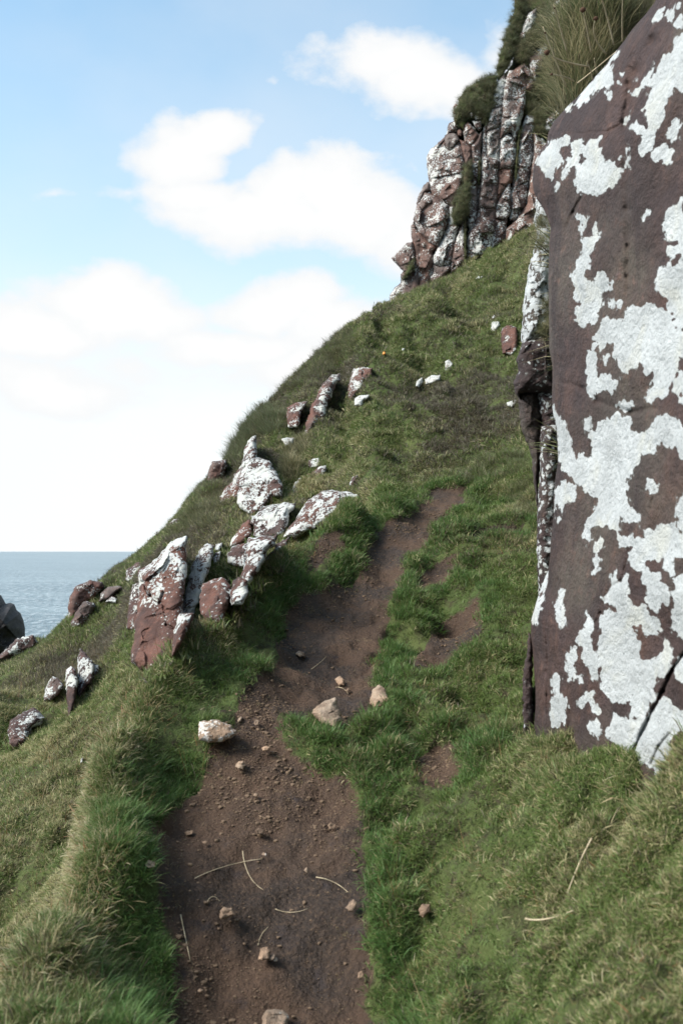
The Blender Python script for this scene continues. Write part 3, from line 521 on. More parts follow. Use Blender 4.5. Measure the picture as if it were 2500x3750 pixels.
# ------------------------------------------------------------------ rocks set in the hillside, each one a thing
# (view, outline, tone, seed, label)
BASES = []
HILL = [
 ('Z2', [(1110,307),(1060,315),(1010,365),(990,430),(950,500),(925,580),(910,660),(940,650),(990,600),(1030,545),(1045,480),(1070,430),(1090,370),(1112,345)], (.75,.42,.5), 'tall leaning pinkish slab high on the slope, taller than the slab at its right', {}),
 ('Z2', [(1215,270),(1260,258),(1320,268),(1318,310),(1280,345),(1265,380),(1230,420),(1210,470),(1180,470),(1182,380),(1195,310)], (.7,.5,.5), 'pinkish upright slab directly above the small white stone high on the slope', {}),
 ('Z2', [(795,515),(840,485),(905,475),(900,500),(870,540),(865,600),(850,625),(800,628),(792,580)], (.7,.5,.4), 'small brown rock with pale crusted rim, left of the tall leaning slab', {}),
 ('Z2', [(590,700),(560,715),(530,760),(520,830),(510,900),(480,970),(500,1005),(560,1015),(640,1035),(700,1055),(735,1050),(738,1000),(700,920),(670,860),(600,830),(595,760)], (.5,.6,.4), 'peaked outcrop rock with a pointed top below the overhanging tussock', {'px': .8}),
 ('Z2', [(490,880),(450,940),(440,985),(400,1020),(370,1070),(367,1112),(410,1112),(475,1110),(482,1050),(505,990),(520,900)], (.75,.45,.3), 'reddish rock leaning against the left foot of the peaked outcrop', {}),
 ('Z2', [(500,1000),(485,1060),(480,1120),(520,1160),(570,1182),(615,1165),(650,1120),(690,1070),(720,1052),(640,1022),(580,1000),(520,990)], (.5,.55,.3), 'rounded block wedged directly beneath the peaked outcrop rock', {}),
 ('Z2', [(310,860),(390,850),(395,890),(380,940),(320,990),(285,995),(290,920)], (.7,.36,.4), 'squarish reddish rock standing on the skyline above the grassy ledge', {'force': 14.6}),
 ('Z2', [(1025,890),(985,892),(940,930),(890,955),(845,985),(828,1050),(850,1062),(920,1060),(970,1030),(1000,960),(1022,930)], (.55,.55,.4), 'brown and white rock embedded in turf above the broad split boulder', {}),
 ('Z2', [(925,850),(985,830),(1000,850),(980,890),(950,895),(925,890)], (.5,.66,.4), 'small white crusted stone just above the brown and white embedded rock', {}),
 ('Z2', [(1190,985),(1205,955),(1238,940),(1230,975),(1205,1008),(1185,1005)], (.4,.62,.4), 'small white tipped stone in turf above the right end of the broad boulder', {}),
 ('Z2', [(1210,1075),(1150,1055),(1090,1050),(1020,1048),(960,1085),(920,1130),(890,1170),(860,1220),(825,1260),(790,1315),(860,1320),(950,1270),(1060,1230),(1150,1195),(1190,1170),(1213,1110)], (.6,.60,.45), 'broad split boulder with white lichen beside the grassy top edge of the trail', {'px': .8, 'cr': [([(1128,1055),(1135,1190)], .8, .06)]}),
 ('Z2', [(820,1125),(720,1130),(640,1150),(605,1190),(570,1210),(570,1245),(590,1260),(585,1320),(640,1335),(700,1330),(750,1310),(780,1240),(790,1180),(820,1160)], (.3,.56,.7), 'grey speckled block, upper one of the two stacked below the rounded block', {'px': .8}),
 ('Z2', [(545,1350),(640,1338),(712,1332),(700,1390),(650,1430),(640,1480),(590,1560),(550,1630),(515,1630),(510,1560),(530,1500),(535,1420)], (.55,.60,.4), 'white speckled column, lower one of the two stacked blocks', {'px': .8}),
 ('Z2', [(535,1232),(550,1250),(555,1320),(520,1360),(470,1385),(430,1385),(440,1350),(470,1310),(510,1250)], (.8,.42,.2), 'smooth reddish wedge resting on top of the pale block by the outcrop', {}),
 ('Z2', [(435,1405),(480,1388),(545,1375),(530,1450),(520,1525),(470,1520),(420,1500),(415,1450)], (.4,.66,.4), 'pale lichened block directly under the smooth reddish wedge', {}),
 ('Z2', [(270,1390),(308,1405),(300,1490),(280,1550),(255,1610),(235,1690),(210,1760),(190,1812),(120,1812),(115,1780),(150,1690),(170,1580),(190,1500),(230,1430)], (.5,.64,.4), 'slender leaning column whitened with lichen, right of the largest red slab', {'px': .8}),
 ('Z2', [(255,1640),(310,1615),(365,1603),(400,1630),(425,1690),(420,1730),(385,1800),(370,1870),(300,1870),(245,1820),(242,1720)], (.8,.44,.1), 'red squat block with few lichen spots at the right foot of the slender column', {'px': .8}),
 ('Z2', [(445,1625),(480,1598),(525,1620),(530,1700),(500,1760),(440,1760),(430,1710)], (.7,.5,.2), 'small speckled block between the red squat block and the trail grass', {}),
 ('Z2', [(100,1830),(185,1830),(180,1870),(150,1930),(120,2000),(60,2080),(62,1990),(75,1920)], (.8,.40,.4), 'pink narrow rock below the slender column, half hidden by the grassy brink', {}),
 ('Z2', [(335,1385),(372,1375),(370,1400),(350,1425),(328,1420)], (.4,.68,.4), 'tiny white block on top of another beside the slender column', {'group': None}),
 ('Z2', [(330,1440),(360,1430),(350,1490),(320,1510),(315,1480)], (.4,.64,.4), 'tiny white block below a smaller one beside the slender column', {}),
 ('Z2', [(640,1500),(655,1465),(700,1430),(715,1390),(755,1365),(790,1345),(780,1400),(740,1450),(690,1520),(640,1540)], (.4,.58,.4), 'low white speckled ledge along the trail brink beside the stacked blocks', {}),
 ('Z2', [(60,1225),(120,1225),(120,1330),(75,1365),(30,1330),(35,1260)], (.2,.42,.5), 'dark squat rock on the skyline above the largest red slab', {'force': 13.9}),
 ('Z3', [(1165,135),(1130,145),(1080,165),(1030,215),(1000,265),(975,300),(900,340),(895,400),(905,470),(890,560),(885,640),(880,720),(855,790),(860,850),(905,890),(960,910),(1000,900),(1060,860),(1100,780),(1130,690),(1145,600),(1160,400),(1170,300),(1165,210),(1180,165)], (.78,.47,.25), 'largest red slab of the outcrop with white lichen over its upper half', {'px': .7, 'cr': [([(905,400),(960,500),(1020,540),(1040,480)], 1.2, .06), ([(1040,540),(1060,680),(1100,700)], .8, .04)], 'grad': (100, 780, .72, .22)}),
 ('Z3', [(890,415),(850,430),(832,500),(825,580),(815,680),(850,695),(880,680),(888,560),(895,480)], (.5,.42,.2), 'thin red slab pressed against the left side of the largest red slab', {}),
 ('Z3', [(805,385),(815,330),(880,280),(915,295),(918,335),(870,395),(825,400)], (.4,.50,.4), 'small speckled rock just left of the top of the largest red slab', {}),
 ('Z3', [(450,650),(445,560),(455,500),(490,440),(570,400),(640,415),(650,450),(620,480),(590,515),(555,540),(510,600),(485,630),(470,690),(440,775)], (.55,.38,.3), 'dark rounded boulder at the lower skyline edge above the sea', {'px': .8, 'force': 13.6}),
 ('Z3', [(545,530),(590,545),(600,570),(570,640),(540,690),(500,735),(450,775),(440,760),(450,680),(480,620),(510,560)], (.3,.42,.3), 'smaller dark boulder leaning on the right foot of the rounded skyline boulder', {'force': 13.2}),
 ('Z3', [(650,480),(690,440),(760,432),(775,445),(740,470),(700,505),(640,525)], (.4,.44,.8), 'flat grey rock in the turf right of the rounded skyline boulder', {}),
 ('Z3', [(680,530),(715,495),(748,515),(740,538)], (.4,.62,.4), 'small white stone in the turf under the flat grey rock', {}),
 ('Z3', [(-30,900),(0,885),(50,830),(110,770),(200,748),(225,790),(220,825),(150,860),(60,890)], (.3,.50,.3), 'low pointed rock on the meadow edge at the foot of the black sea stack', {'px': .8, 'force': 13.6}),
 ('Z3', [(515,835),(540,860),(590,920),(595,960),(580,1040),(545,1070),(520,1120),(500,1140),(498,1020),(500,900)], (.15,.50,.2), 'tallest upright splinter of the three standing in the left meadow', {'px': .8}),
 ('Z3', [(600,930),(628,940),(625,985),(600,1030),(585,1055),(588,980)], (.2,.46,.3), 'short splinter attached right of the tallest upright meadow splinter', {}),
 ('Z3', [(425,970),(455,950),(480,965),(495,1040),(480,1130),(465,1200),(440,1255),(430,1120),(422,1040)], (.4,.46,.3), 'narrow upright rock left of the tallest splinter in the meadow', {}),
 ('Z3', [(340,1010),(390,1040),(400,1070),(370,1115),(330,1155),(290,1150),(295,1090),(315,1040)], (.6,.5,.4), 'low reddish rock left of the upright meadow splinters', {}),
 ('Z3', [(70,1350),(75,1300),(120,1255),(160,1235),(210,1212),(245,1230),(270,1280),(250,1315),(200,1340),(190,1380),(160,1430),(110,1450),(80,1420)], (.3,.5,.5), 'humped grey and white boulder alone at the lower left of the meadow', {'px': .8}),
 ('Z4', [(1160,480),(1190,460),(1235,475),(1240,520),(1235,590),(1215,618),(1165,610),(1155,540)], (.75,.45,.2), 'rust red block with white cap in the grass left of the rock column', {'px': .6}),
]
for k, (vw, pts, tn, lab, opt) in enumerate(HILL):
    q = V(vw, pts); q = q.mean(0)+(q-q.mean(0))*np.where((q[:, 1] > q[:, 1].mean())[:, None], [1.16, 1.18], [1.14, 1.05]); dp = lean(q, .03+.009*(np.nan_to_num(ground_depth(q[:, 0].mean(), q[:, 1].mean())[0], nan=12)), .8, force=opt.get('force')); wpx = min(np.ptp(q[:, 0]), np.ptp(q[:, 1])); BASES.append(q); dm = dp(q[:, 0], q[:, 1]).mean(); wd = wpx*dm/F
    cr = [(V(vw, a), b, c) for a, b, c in opt.get('cr', [])]
    ff = None
    if 'grad' in opt:
        ya, yb, ca, cb = opt['grad']; ya, yb = V(vw, [(0, ya), (0, yb)])[:, 1]
        ff = lambda a, b: ca+(cb-ca)*np.clip((b-ya)/(yb-ya), 0, 1)
    if opt.get('flat'): d_ = dp; dp = (lambda a, b, d_=d_: d_(a, b)+.72)
    o = rock('boulder' if wpx > 14 else 'stone', q, dp, wd*.26+.05, max(wd*.9+.25, np.nanmax(np.r_[ground_depth(q[:, 0], q[:, 1])-dp(q[:, 0], q[:, 1]), 0])*.8+.2 if not opt.get('force') else 1.), ROCKF, px=opt.get('px', .6), round_=wd*.17+.02, lump=.12, chisel=.09, tone=tn, seed=60+k, cracks=cr, fieldfn=ff)
    tagged(o, lab, 'boulder' if wpx > 14 else 'stone', 'rocks set in the hillside')
WST = [('Z2', [(1215,455),(1250,435),(1310,430),(1305,455),(1275,470),(1262,505),(1215,500)], 'small white stone at the foot of the pinkish upright slab'),
 ('Z2', [(748,712),(790,702),(835,705),(830,740),(800,765),(775,755)], 'white stone half hidden behind the yellow green tussock'),
 ('Z4', [(660,810),(665,780),(700,755),(702,790),(680,818)], 'left one of two white stones side by side in the middle of the hillside'),
 ('Z4', [(715,770),(750,745),(805,745),(800,775),(760,792),(715,802)], 'right, wider one of two white stones side by side on the hillside'),
 ('Z4', [(830,720),(830,665),(850,655),(875,680),(865,710),(845,730)], 'pinkish stone with white foot above the two side by side white stones'),
 ('Z4', [(1095,440),(1140,435),(1145,460),(1110,505),(1090,505)], 'bright white upright stone left of the rust red block'),
 ('Z4', [(1097,412),(1110,400),(1120,412),(1112,424),(1098,422)], 'tiny white stone above the bright white upright stone'),
 ('Z4', [(1180,905),(1240,880),(1248,900),(1215,932),(1190,925)], 'white wedge of stone against the left foot of the rock column'),
 ('Z4', [(1180,968),(1210,955),(1240,965),(1225,982),(1185,985)], 'pale flat stone under the white wedge by the rock column'),
 ('Z4', [(1002,190),(1020,175),(1048,178),(1040,192),(1010,198)], 'small pale stone near the top of the slope under the cliff'),
 ('Z4', [(452,410),(456,396),(468,398),(466,412)], 'tiny pale stone close to the skyline on the upper left slope'),
 ('Z4', [(580,605),(583,590),(598,592),(596,612)], 'tiny white stone right of the orange lump on the slope'),
 ('Z3', [(510,1560),(518,1535),(532,1528),(528,1555),(515,1568)], 'small white stone peeking from the left meadow below the brink')]
for k, (vw, pts, lab) in enumerate(WST):
    q = V(vw, pts); wd = min(np.ptp(q[:, 0]), np.ptp(q[:, 1]))*lean(q)(q[:, 0], q[:, 1]).mean()/F
    tagged(rock('stone', q, lean(q, .10), wd*.4+.03, wd+.3, WHITE, px=.5, lump=.2, chisel=.15, tone=(.5, .62, .4), seed=130+k), lab, 'stone', 'small pale stones in the hillside grass')
m = MT('orange_lump'); om = m.out_pr((.72, .26, .06), .6)
q = V('Z4', [(470,625),(472,614),(480,610),(488,616),(487,624),(478,630)])
tagged(rock('orange_lump', q, lean(q, .2), .06, .1, om, px=.4, lump=.1, chisel=.02, seed=150), 'small bright orange lump in the grass high on the hillside', 'lump')

# the black sea stack at the left edge
q = V('Z3', [(-160,560),(-120,480),(-60,440),(-20,478),(8,492),(25,520),(38,545),(70,540),(95,550),(108,585),(132,605),(150,650),(162,700),(158,760),(190,860),(260,1100),(300,1300),(-300,1300),(-240,900)])
tagged(rock('sea_stack', q, 38., 2.6, 6., ROCKD, px=.5, round_=1.6, lump=.8, chisel=.42, tone=(.3, .30, .3), seed=170), 'black craggy sea stack at the left edge in front of the sea', 'sea stack')

# ------------------------------------------------------------------ the cliff at the top right
def skyline(px):
    px = np.atleast_1d(np.asarray(px, float)); X = (px[:, None]-CX)/F*RAYD; Yb = np.broadcast_to(RAYD, X.shape)
    e = HY-F*(HF.at(X, Yb, H)-EYE)/RAYD; e = np.where(RAYD > 26, 9e9, e); return e.min(1)
def cliff_d(a, b): return 22.0+np.clip(470-a, 0, 90)*.012+(300-b)*.0035
cl = bpy.data.objects.new('sea_cliff', None); COL.objects.link(cl); cl.location = (3, 23, 8)
tagged(cl, 'lichen speckled columnar sea cliff rising above the grass slope at top right', 'cliff')
core = V('D', [(1180,-330),(1200,30),(1175,150),(1130,205),(1070,235),(1048,275),(1030,340),(1025,400),(1000,450),(985,510),(975,570),(950,640),(925,690),(960,740),(1350,740),(1700,600),(1800,300),(1800,-330)])
to_parent(rock('cliff_core', core, lambda a, b: cliff_d(a, b)+.75, .3, 5., TURF, px=3., round_=1.4, lump=.03, chisel=.05, seed=180), cl)
CL = [('C', [(95,1695),(160,1630),(230,1560),(280,1545),(300,1600),(305,1700),(290,1760),(240,1820),(205,1815),(160,1760)], (.5,.40,.5)),
 ('C', [(170,1850),(200,1825),(260,1800),(320,1740),(345,1850),(345,1990),(200,2080),(85,2130),(80,2030),(130,1970),(175,1920)], (.4,.48,.3)),
 ('C', [(280,1400),(310,1380),(350,1450),(450,1540),(520,1590),(480,1640),(490,1730),(455,1800),(455,1930),(345,1990),(340,1850),(310,1740),(300,1600),(285,1500)], (.75,.34,.1)),
 ('C', [(400,1075),(470,1090),(560,1140),(620,1190),(625,1260),(610,1370),(560,1480),(530,1570),(440,1520),(370,1440),(320,1360),(320,1260),(345,1190)], (.55,.55,.4)),
 ('C', [(380,1020),(420,975),(450,985),(458,1065),(405,1078),(350,1190),(320,1300),(305,1385),(290,1350),(320,1240),(335,1120)], (.3,.42,.3)),
 ('C', [(480,655),(520,630),(600,560),(640,660),(720,590),(760,650),(780,800),(770,940),(760,1010),(700,1100),(700,1200),(620,1170),(540,1130),(470,1075),(455,1000),(450,900),(435,800),(440,720)], (.6,.50,.4)),
 ('C', [(600,520),(640,495),(700,500),(730,560),(690,620),(640,665),(605,620),(590,560)], (.1,.28,.9)),
 ('C', [(640,400),(690,380),(720,400),(705,480),(640,500),(600,560),(530,640),(515,625),(540,580),(610,510),(620,450)], (.3,.5,.5)),
 ('C', [(780,420),(815,390),(870,440),(920,510),(880,590),(850,630),(790,570),(775,500)], (.7,.54,.4)), ('C', [(860,380),(940,375),(945,440),(930,470),(890,440)], (.5,.58,.4)),
 ('C', [(670,250),(700,210),(730,230),(740,300),(680,310)], (.8,.5,.3)), ('C', [(830,300),(860,275),(880,310),(850,345)], (.6,.6,.3)), ('C', [(880,315),(945,310),(945,360),(890,365)], (.6,.6,.3)),
 ('C', [(710,470),(740,450),(765,480),(755,525),(715,520)], (.8,.3,.1)), ('C', [(740,560),(800,590),(845,640),(850,800),(790,790),(765,700)], (.6,.32,.1)),
 ('C', [(630,1210),(680,1210),(700,1350),(740,1400),(700,1470),(690,1560),(670,1680),(640,1740),(560,1755),(490,1730),(495,1650),(560,1530),(600,1430),(625,1330)], (.45,.56,.4)),
 ('C', [(490,1740),(560,1765),(650,1750),(655,1810),(600,1870),(500,1930),(455,1950),(460,1800)], (.3,.48,.3)), ('C', [(745,1400),(775,1280),(790,1400),(800,1700),(740,1770),(650,1820),(670,1650),(700,1520)], (.4,.5,.3)),
 ('C', [(850,640),(910,560),(950,500),(935,700),(935,850),(910,980),(905,1200),(890,1340),(830,1390),(810,1340),(815,1150),(830,1000),(850,900),(840,780)], (.35,.52,.4)),
 ('C', [(960,470),(1000,430),(1000,700),(950,850),(940,960),(910,1200),(898,1150),(915,980),(938,800)], (.2,.6,.4)),
 ('C', [(1010,330),(1040,270),(1080,255),(1145,255),(1140,400),(1110,440),(1030,460),(1000,475),(1003,400)], (.1,.50,.9)), ('C', [(1000,480),(1060,450),(1130,438),(1125,600),(1115,750),(1060,742),(998,715),(998,600)], (.1,.54,.9)),
 ('C', [(975,730),(1060,747),(1115,765),(1100,900),(1095,1100),(1085,1205),(1010,1214),(950,1203),(912,1230),(938,1000),(945,850)], (.1,.48,.4)),
 ('C', [(908,1240),(950,1208),(1085,1214),(1085,1300),(1060,1500),(1050,1600),(975,1640),(870,1700),(800,1750),(810,1480),(888,1340)], (.3,.50,.3)),
 ('C', [(1060,80),(1100,0),(1160,-60),(1190,0),(1170,100),(1145,250),(1080,255),(1040,230),(1050,160)], (.2,.6,.9)),
 ('C', [(1165,60),(1210,-80),(1330,-80),(1370,60),(1350,250),(1300,450),(1272,555),(1230,470),(1180,492),(1128,540),(1128,400),(1150,240)], (.7,.56,.4)), ('C', [(1128,555),(1190,503),(1262,545),(1285,650),(1255,825),(1105,835),(1118,700)], (.5,.6,.4)),
 ('C', [(1105,838),(1252,828),(1240,960),(1200,1000),(1160,1060),(1092,1150),(1092,1000),(1098,900)], (.9,.30,.1)), ('C', [(1088,1180),(1160,1060),(1218,965),(1228,1100),(1226,1250),(1182,1312),(1083,1305)], (.35,.58,.4)),
 ('C', [(1070,1322),(1190,1318),(1182,1400),(1172,1520),(1040,1600),(1052,1450)], (.4,.5,.4)), ('C', [(1340,440),(1370,350),(1440,350),(1470,380),(1440,520),(1440,700),(1400,950),(1380,1150),(1282,1300),(1222,1285),(1235,1050),(1260,900),(1285,700),(1310,560)], (.4,.58,.4)),
 ('C', [(1440,530),(1530,620),(1600,640),(1600,1340),(1440,1440),(1380,1460),(1185,1540),(1200,1380),(1290,1302),(1385,1155),(1402,960),(1442,720)], (.75,.50,.3)),
 ('C', [(1505,560),(1530,540),(1548,560),(1530,582)], (.4,.7,.4)), ('C', [(1510,600),(1540,585),(1560,620),(1545,650),(1515,630)], (.4,.6,.4)),
 ('N1', [(245,1160),(300,1090),(400,1020),(450,1060),(400,1180),(310,1260),(245,1240)], (.5,.62,.4)), ('N1', [(200,1330),(225,1320),(250,1360),(230,1440),(190,1400)], (.3,.62,.5)),
 ('Z1', [(865,85),(890,30),(920,-30),(1010,-40),(985,20),(950,70),(930,95)], (.6,.60,.4)), ('Z1', [(730,150),(760,75),(800,50),(805,100),(780,150),(740,210),(718,185)], (.4,.56,.5)),
 ('Z1', [(760,300),(830,240),(900,205),(915,240),(860,290),(825,380),(800,430),(770,370)], (.6,.58,.4)), ('Z1', [(690,370),(740,330),(770,370),(800,430),(770,480),(700,450)], (.7,.42,.3)), ('Z1', [(860,170),(900,135),(925,150),(890,185)], (.3,.56,.7))]
COVERED = []
for k, (vw, pts, tn) in enumerate(CL):
    q = V(vw, pts); tall = np.ptp(q[:, 1]) > 1.7*np.ptp(q[:, 0]); COVERED.append(q)
    q = q.mean(0)+(q-q.mean(0))*1.09
    wd = min(np.ptp(q[:, 0]), np.ptp(q[:, 1]))*22/F; r_ = (k*37 % 11)/11*.35
    to_parent(rock('rock_column' if tall else 'rock_block', q, lambda a, b: cliff_d(a, b)+r_*.35, wd*.24+.1, 1.1, ROCKC, px=.6, round_=wd*.24, lump=.18, chisel=.16, tone=tn, seed=200+k), cl)

# ------------------------------------------------------------------ loose stones on and beside the trail
def flat_lean(q, up=0.):
    """stones lying on the ground: the face follows the ground under the outline"""
    return lean(q, .035+up, .8)
TR = [('Z6', [(160,535),(230,528),(290,550),(322,575),(318,600),(270,622),(200,632),(155,620),(150,590)], (.8,.52,.3), 'pinkish white fist-sized stone at the left grass edge of the trail', .05),
 ('Z6', [(652,500),(665,475),(710,445),(760,430),(770,470),(790,530),(760,570),(700,548)], (.6,.10,.6), 'largest tan slab set flush in the middle of the trail', .0),
 ('Z6', [(908,455),(920,390),(950,370),(975,390),(1000,440),(970,470),(930,478)], (.6,.22,.6), 'pale tan slab at the right edge of the trail beside grass', .0),
 ('Z6', [(752,350),(775,336),(795,350),(800,375),(770,378)], (.6,.1,.5), 'small tan stone in the trail just above the largest tan slab', .02),
 ('Z6', [(582,236),(598,225),(620,232),(623,248),(598,252)], (.8,.2,.5), 'small pale pink stone, uppermost on the trail', .02),
 ('Z6', [(322,530),(340,512),(350,520),(340,540),(325,542)], (.1,.0,.9), 'small grey stone just right of the pinkish white stone', .01),
 ('Z6', [(398,545),(405,530),(420,532),(422,550),(405,556)], (.6,.1,.5), 'little tan pebble right of the small grey stone', .01),
 ('Z6', [(435,650),(455,640),(474,650),(465,664),(442,666)], (.6,.3,.5), 'pale flat chip in the trail below the pinkish white stone', .02),
 ('Z6', [(318,735),(328,712),(350,710),(364,730),(355,746),(328,748)], (.6,.1,.6), 'round tan stone in the trail under the pale flat chip', .02),
 ('Z6', [(392,865),(402,855),(418,860),(412,872)], (.6,.2,.5), 'small light chip low on the trail under the round tan stone', .01),
 ('Z6', [(803,402),(812,388),(822,395),(818,408)], (.6,.1,.5), 'tiny tan stone between the two tan slabs', .01),
 ('Z7', [(815,185),(830,170),(852,176),(850,194),(828,196)], (.8,.2,.4), 'pinkish pebble at the left rim of the lower trail', .01),
 ('Z7', [(1125,176),(1140,164),(1165,175),(1155,190),(1135,188)], (.5,.2,.6), 'pale angular pebble in the centre of the lower trail', .01),
 ('Z7', [(968,560),(972,525),(990,512),(1025,520),(1038,545),(1005,560),(975,570)], (.7,.1,.4), 'brownish triangular stone left of centre on the lower trail', .03),
 ('Z7', [(1138,745),(1150,700),(1180,690),(1200,702),(1190,735),(1160,752)], (.6,.1,.4), 'upright brown stone beside two pebbles on the lowest trail stretch', .03),
 ('Z7', [(1180,745),(1190,722),(1210,715),(1212,740),(1195,750)], (.6,.1,.5), 'middle pebble of the cluster on the lowest trail stretch', .01),
 ('Z7', [(1205,745),(1212,730),(1228,735),(1225,752),(1210,755)], (.6,.2,.5), 'right pebble of the cluster on the lowest trail stretch', .01),
 ('Z7', [(1157,1000),(1170,975),(1210,966),(1255,972),(1275,1000),(1270,1060),(1160,1060)], (.5,.4,.7), 'pale rounded stone cut by the bottom edge of the picture', .04),
 ('Z7', [(1530,520),(1540,490),(1560,480),(1575,500),(1560,530),(1540,532)], (.1,.0,.9), 'grey stone half buried at the right rim of the lower trail', .02),
 ('Z7', [(640,325),(655,305),(690,315),(685,335),(655,340)], (.6,.1,.5), 'tan clod in the grass left of the lower trail', .02),
 ('Z7', [(893,226),(903,216),(918,222),(912,234),(897,234)], (.6,.1,.5), 'light pebble below the pinkish pebble at the trail rim', .01),
 ('Z7', [(1158,282),(1165,272),(1178,278),(1172,290)], (.6,.4,.5), 'whitish pebble below the pale angular pebble', .01),
 ('Z7', [(875,885),(885,870),(900,876),(896,892),(880,892)], (.6,.1,.5), 'light pebble near the lower left grass of the trail', .01),
 ('Z7', [(1340,350),(1352,338),(1364,348),(1356,360)], (.6,.2,.5), 'small light pebble in the dark mud right of trail centre', .01),
 ('Z7', [(1448,150),(1462,138),(1482,146),(1478,164),(1455,166)], (.7,.1,.4), 'brown clod near the upper right of the lower trail', .01),
 ('Z8', [(127,1305),(130,1285),(148,1280),(160,1295),(150,1310),(135,1312)], (.7,.1,.5), 'small brown stone beside the right grass low on the trail', .02),
 ('Z8', [(400,1000),(420,980),(450,985),(455,1020),(425,1040),(402,1030)], (.8,.0,.3), 'reddish clod of soil in the lower right turf', .03),
 ('Z8', [(325,630),(335,618),(352,624),(348,640),(330,642)], (.7,.1,.4), 'tan clod in the turf right of the trail', .02)]
for k, (vw, pts, tn, lab, up) in enumerate(TR):
    q = V(vw, pts); q[:, 1] = np.minimum(q[:, 1], 1045); dp = flat_lean(q, up); wd = min(np.ptp(q[:, 0]), np.ptp(q[:, 1]))*dp(q[:, 0], q[:, 1]).mean()/F
    tagged(rock('stone', q, dp, wd*.42, wd*.9, STONE, px=.3, lump=.14, chisel=.07, tone=tn, seed=300+k), lab, 'stone', 'loose stones and clods on and beside the trail')

# ------------------------------------------------------------------ templates for grass, kept in a collection of their own
def blades(name, n, rad_, length, width, lean_, bend, mat, seg=2, spread=1., seed=0, flat=0.):
    r = np.random.default_rng(seed); vs, fs, ts = [], [], []
    for k in range(n):
        a = r.uniform(0, 2*math.pi); rr = rad_*math.sqrt(r.uniform()); bx, by = rr*math.cos(a), rr*math.sin(a)
        h = length*r.uniform(.45, 1.15); az = a+r.normal()*1.2*spread; tl = abs(r.normal())*lean_+.08; bd = bend*r.uniform(.3, 1.6)
        wd = width*r.uniform(.6, 1.3); px_, py_ = -math.sin(az+r.normal()*.7), math.cos(az+r.normal()*.7)
        rn = r.uniform(); p = np.array([bx, by, -.012]); ang = tl; i0 = len(vs)
        for s_ in range(seg+1):
            t = s_/seg; w_ = wd*(1-t)**.7*.5
            if s_ < seg: vs += [p+np.array([px_, py_, 0])*w_, p-np.array([px_, py_, 0])*w_]; ts += [(rn, t, 0)]*2
            else: vs += [p]; ts += [(rn, t, 0)]
            if s_ < seg:
                p = p+np.array([math.sin(ang)*math.cos(az), math.sin(ang)*math.sin(az), math.cos(ang)])*h/seg; ang = min(ang+bd/seg, 2.4)
        for s_ in range(seg-1): b_ = i0+2*s_; fs += [(b_, b_+1, b_+3), (b_, b_+3, b_+2)]
        b_ = i0+2*(seg-1); fs.append((b_, b_+1, b_+2))
    o = mesh_obj(name, np.array(vs), np.array(fs), mat, attrs={'bl': np.array(ts)}); COL.objects.unlink(o); return o

def grass_material(name, fresh, olive, straw, dark, tr=.35):
    m = MT(name); sp = m.n('ShaderNodeSeparateXYZ', {0: m.attr('bl').outputs['Vector']}); rn, t = sp.outputs[0], sp.outputs[1]
    tv = m.n('ShaderNodeSeparateXYZ', {0: m.attr('tint', 'INSTANCER').outputs['Vector']}); dry, heath, lush = tv.outputs
    ir = m.attr('rnd', 'INSTANCER').outputs['Fac']
    c = m.mix(m.ramp(m.ma('ADD', m.ma('MULTIPLY', rn, .5), m.ma('MULTIPLY', ir, .5)), .25, .75), olive, fresh)
    c = m.mix(m.ma('MULTIPLY', lush, .5), c, tuple(a*b for a, b in zip(fresh, (.85, 1.15, 1.05))))
    dsel = m.ramp(m.ma('ADD', m.ma('MULTIPLY', rn, .75), m.ma('MULTIPLY', ir, .25)), m.ma('SUBTRACT', 1.0, dry), m.ma('SUBTRACT', 1.12, dry))
    c = m.mix(dsel, c, straw)
    hs = m.ramp(m.ma('FRACT', m.ma('MULTIPLY', rn, 7.31)), m.ma('SUBTRACT', 1.0, heath), m.ma('SUBTRACT', 1.1, heath))
    c = m.mix(hs, c, dark)
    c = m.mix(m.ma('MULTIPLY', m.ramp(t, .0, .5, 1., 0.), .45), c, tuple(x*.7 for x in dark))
    d = m.n('ShaderNodeBsdfPrincipled', {'Base Color': c, 'Roughness': .55, 'Specular IOR Level': .35}); tl = m.n('ShaderNodeBsdfTranslucent', {'Color': c})
    mx = m.n('ShaderNodeMixShader', {0: tr, 1: d.outputs[0], 2: tl.outputs[0]}); m.t.links.new(mx.outputs[0], m.out.inputs[0]); return m.m
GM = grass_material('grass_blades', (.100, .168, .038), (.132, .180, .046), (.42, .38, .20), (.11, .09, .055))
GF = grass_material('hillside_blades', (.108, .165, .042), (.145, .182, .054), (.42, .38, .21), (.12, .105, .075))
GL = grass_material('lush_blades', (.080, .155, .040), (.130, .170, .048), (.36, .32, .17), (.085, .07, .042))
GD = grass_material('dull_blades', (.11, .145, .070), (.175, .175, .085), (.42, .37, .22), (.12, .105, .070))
GS = grass_material('straw_blades', (.30, .23, .11), (.36, .29, .16), (.48, .42, .27), (.24, .12, .05))
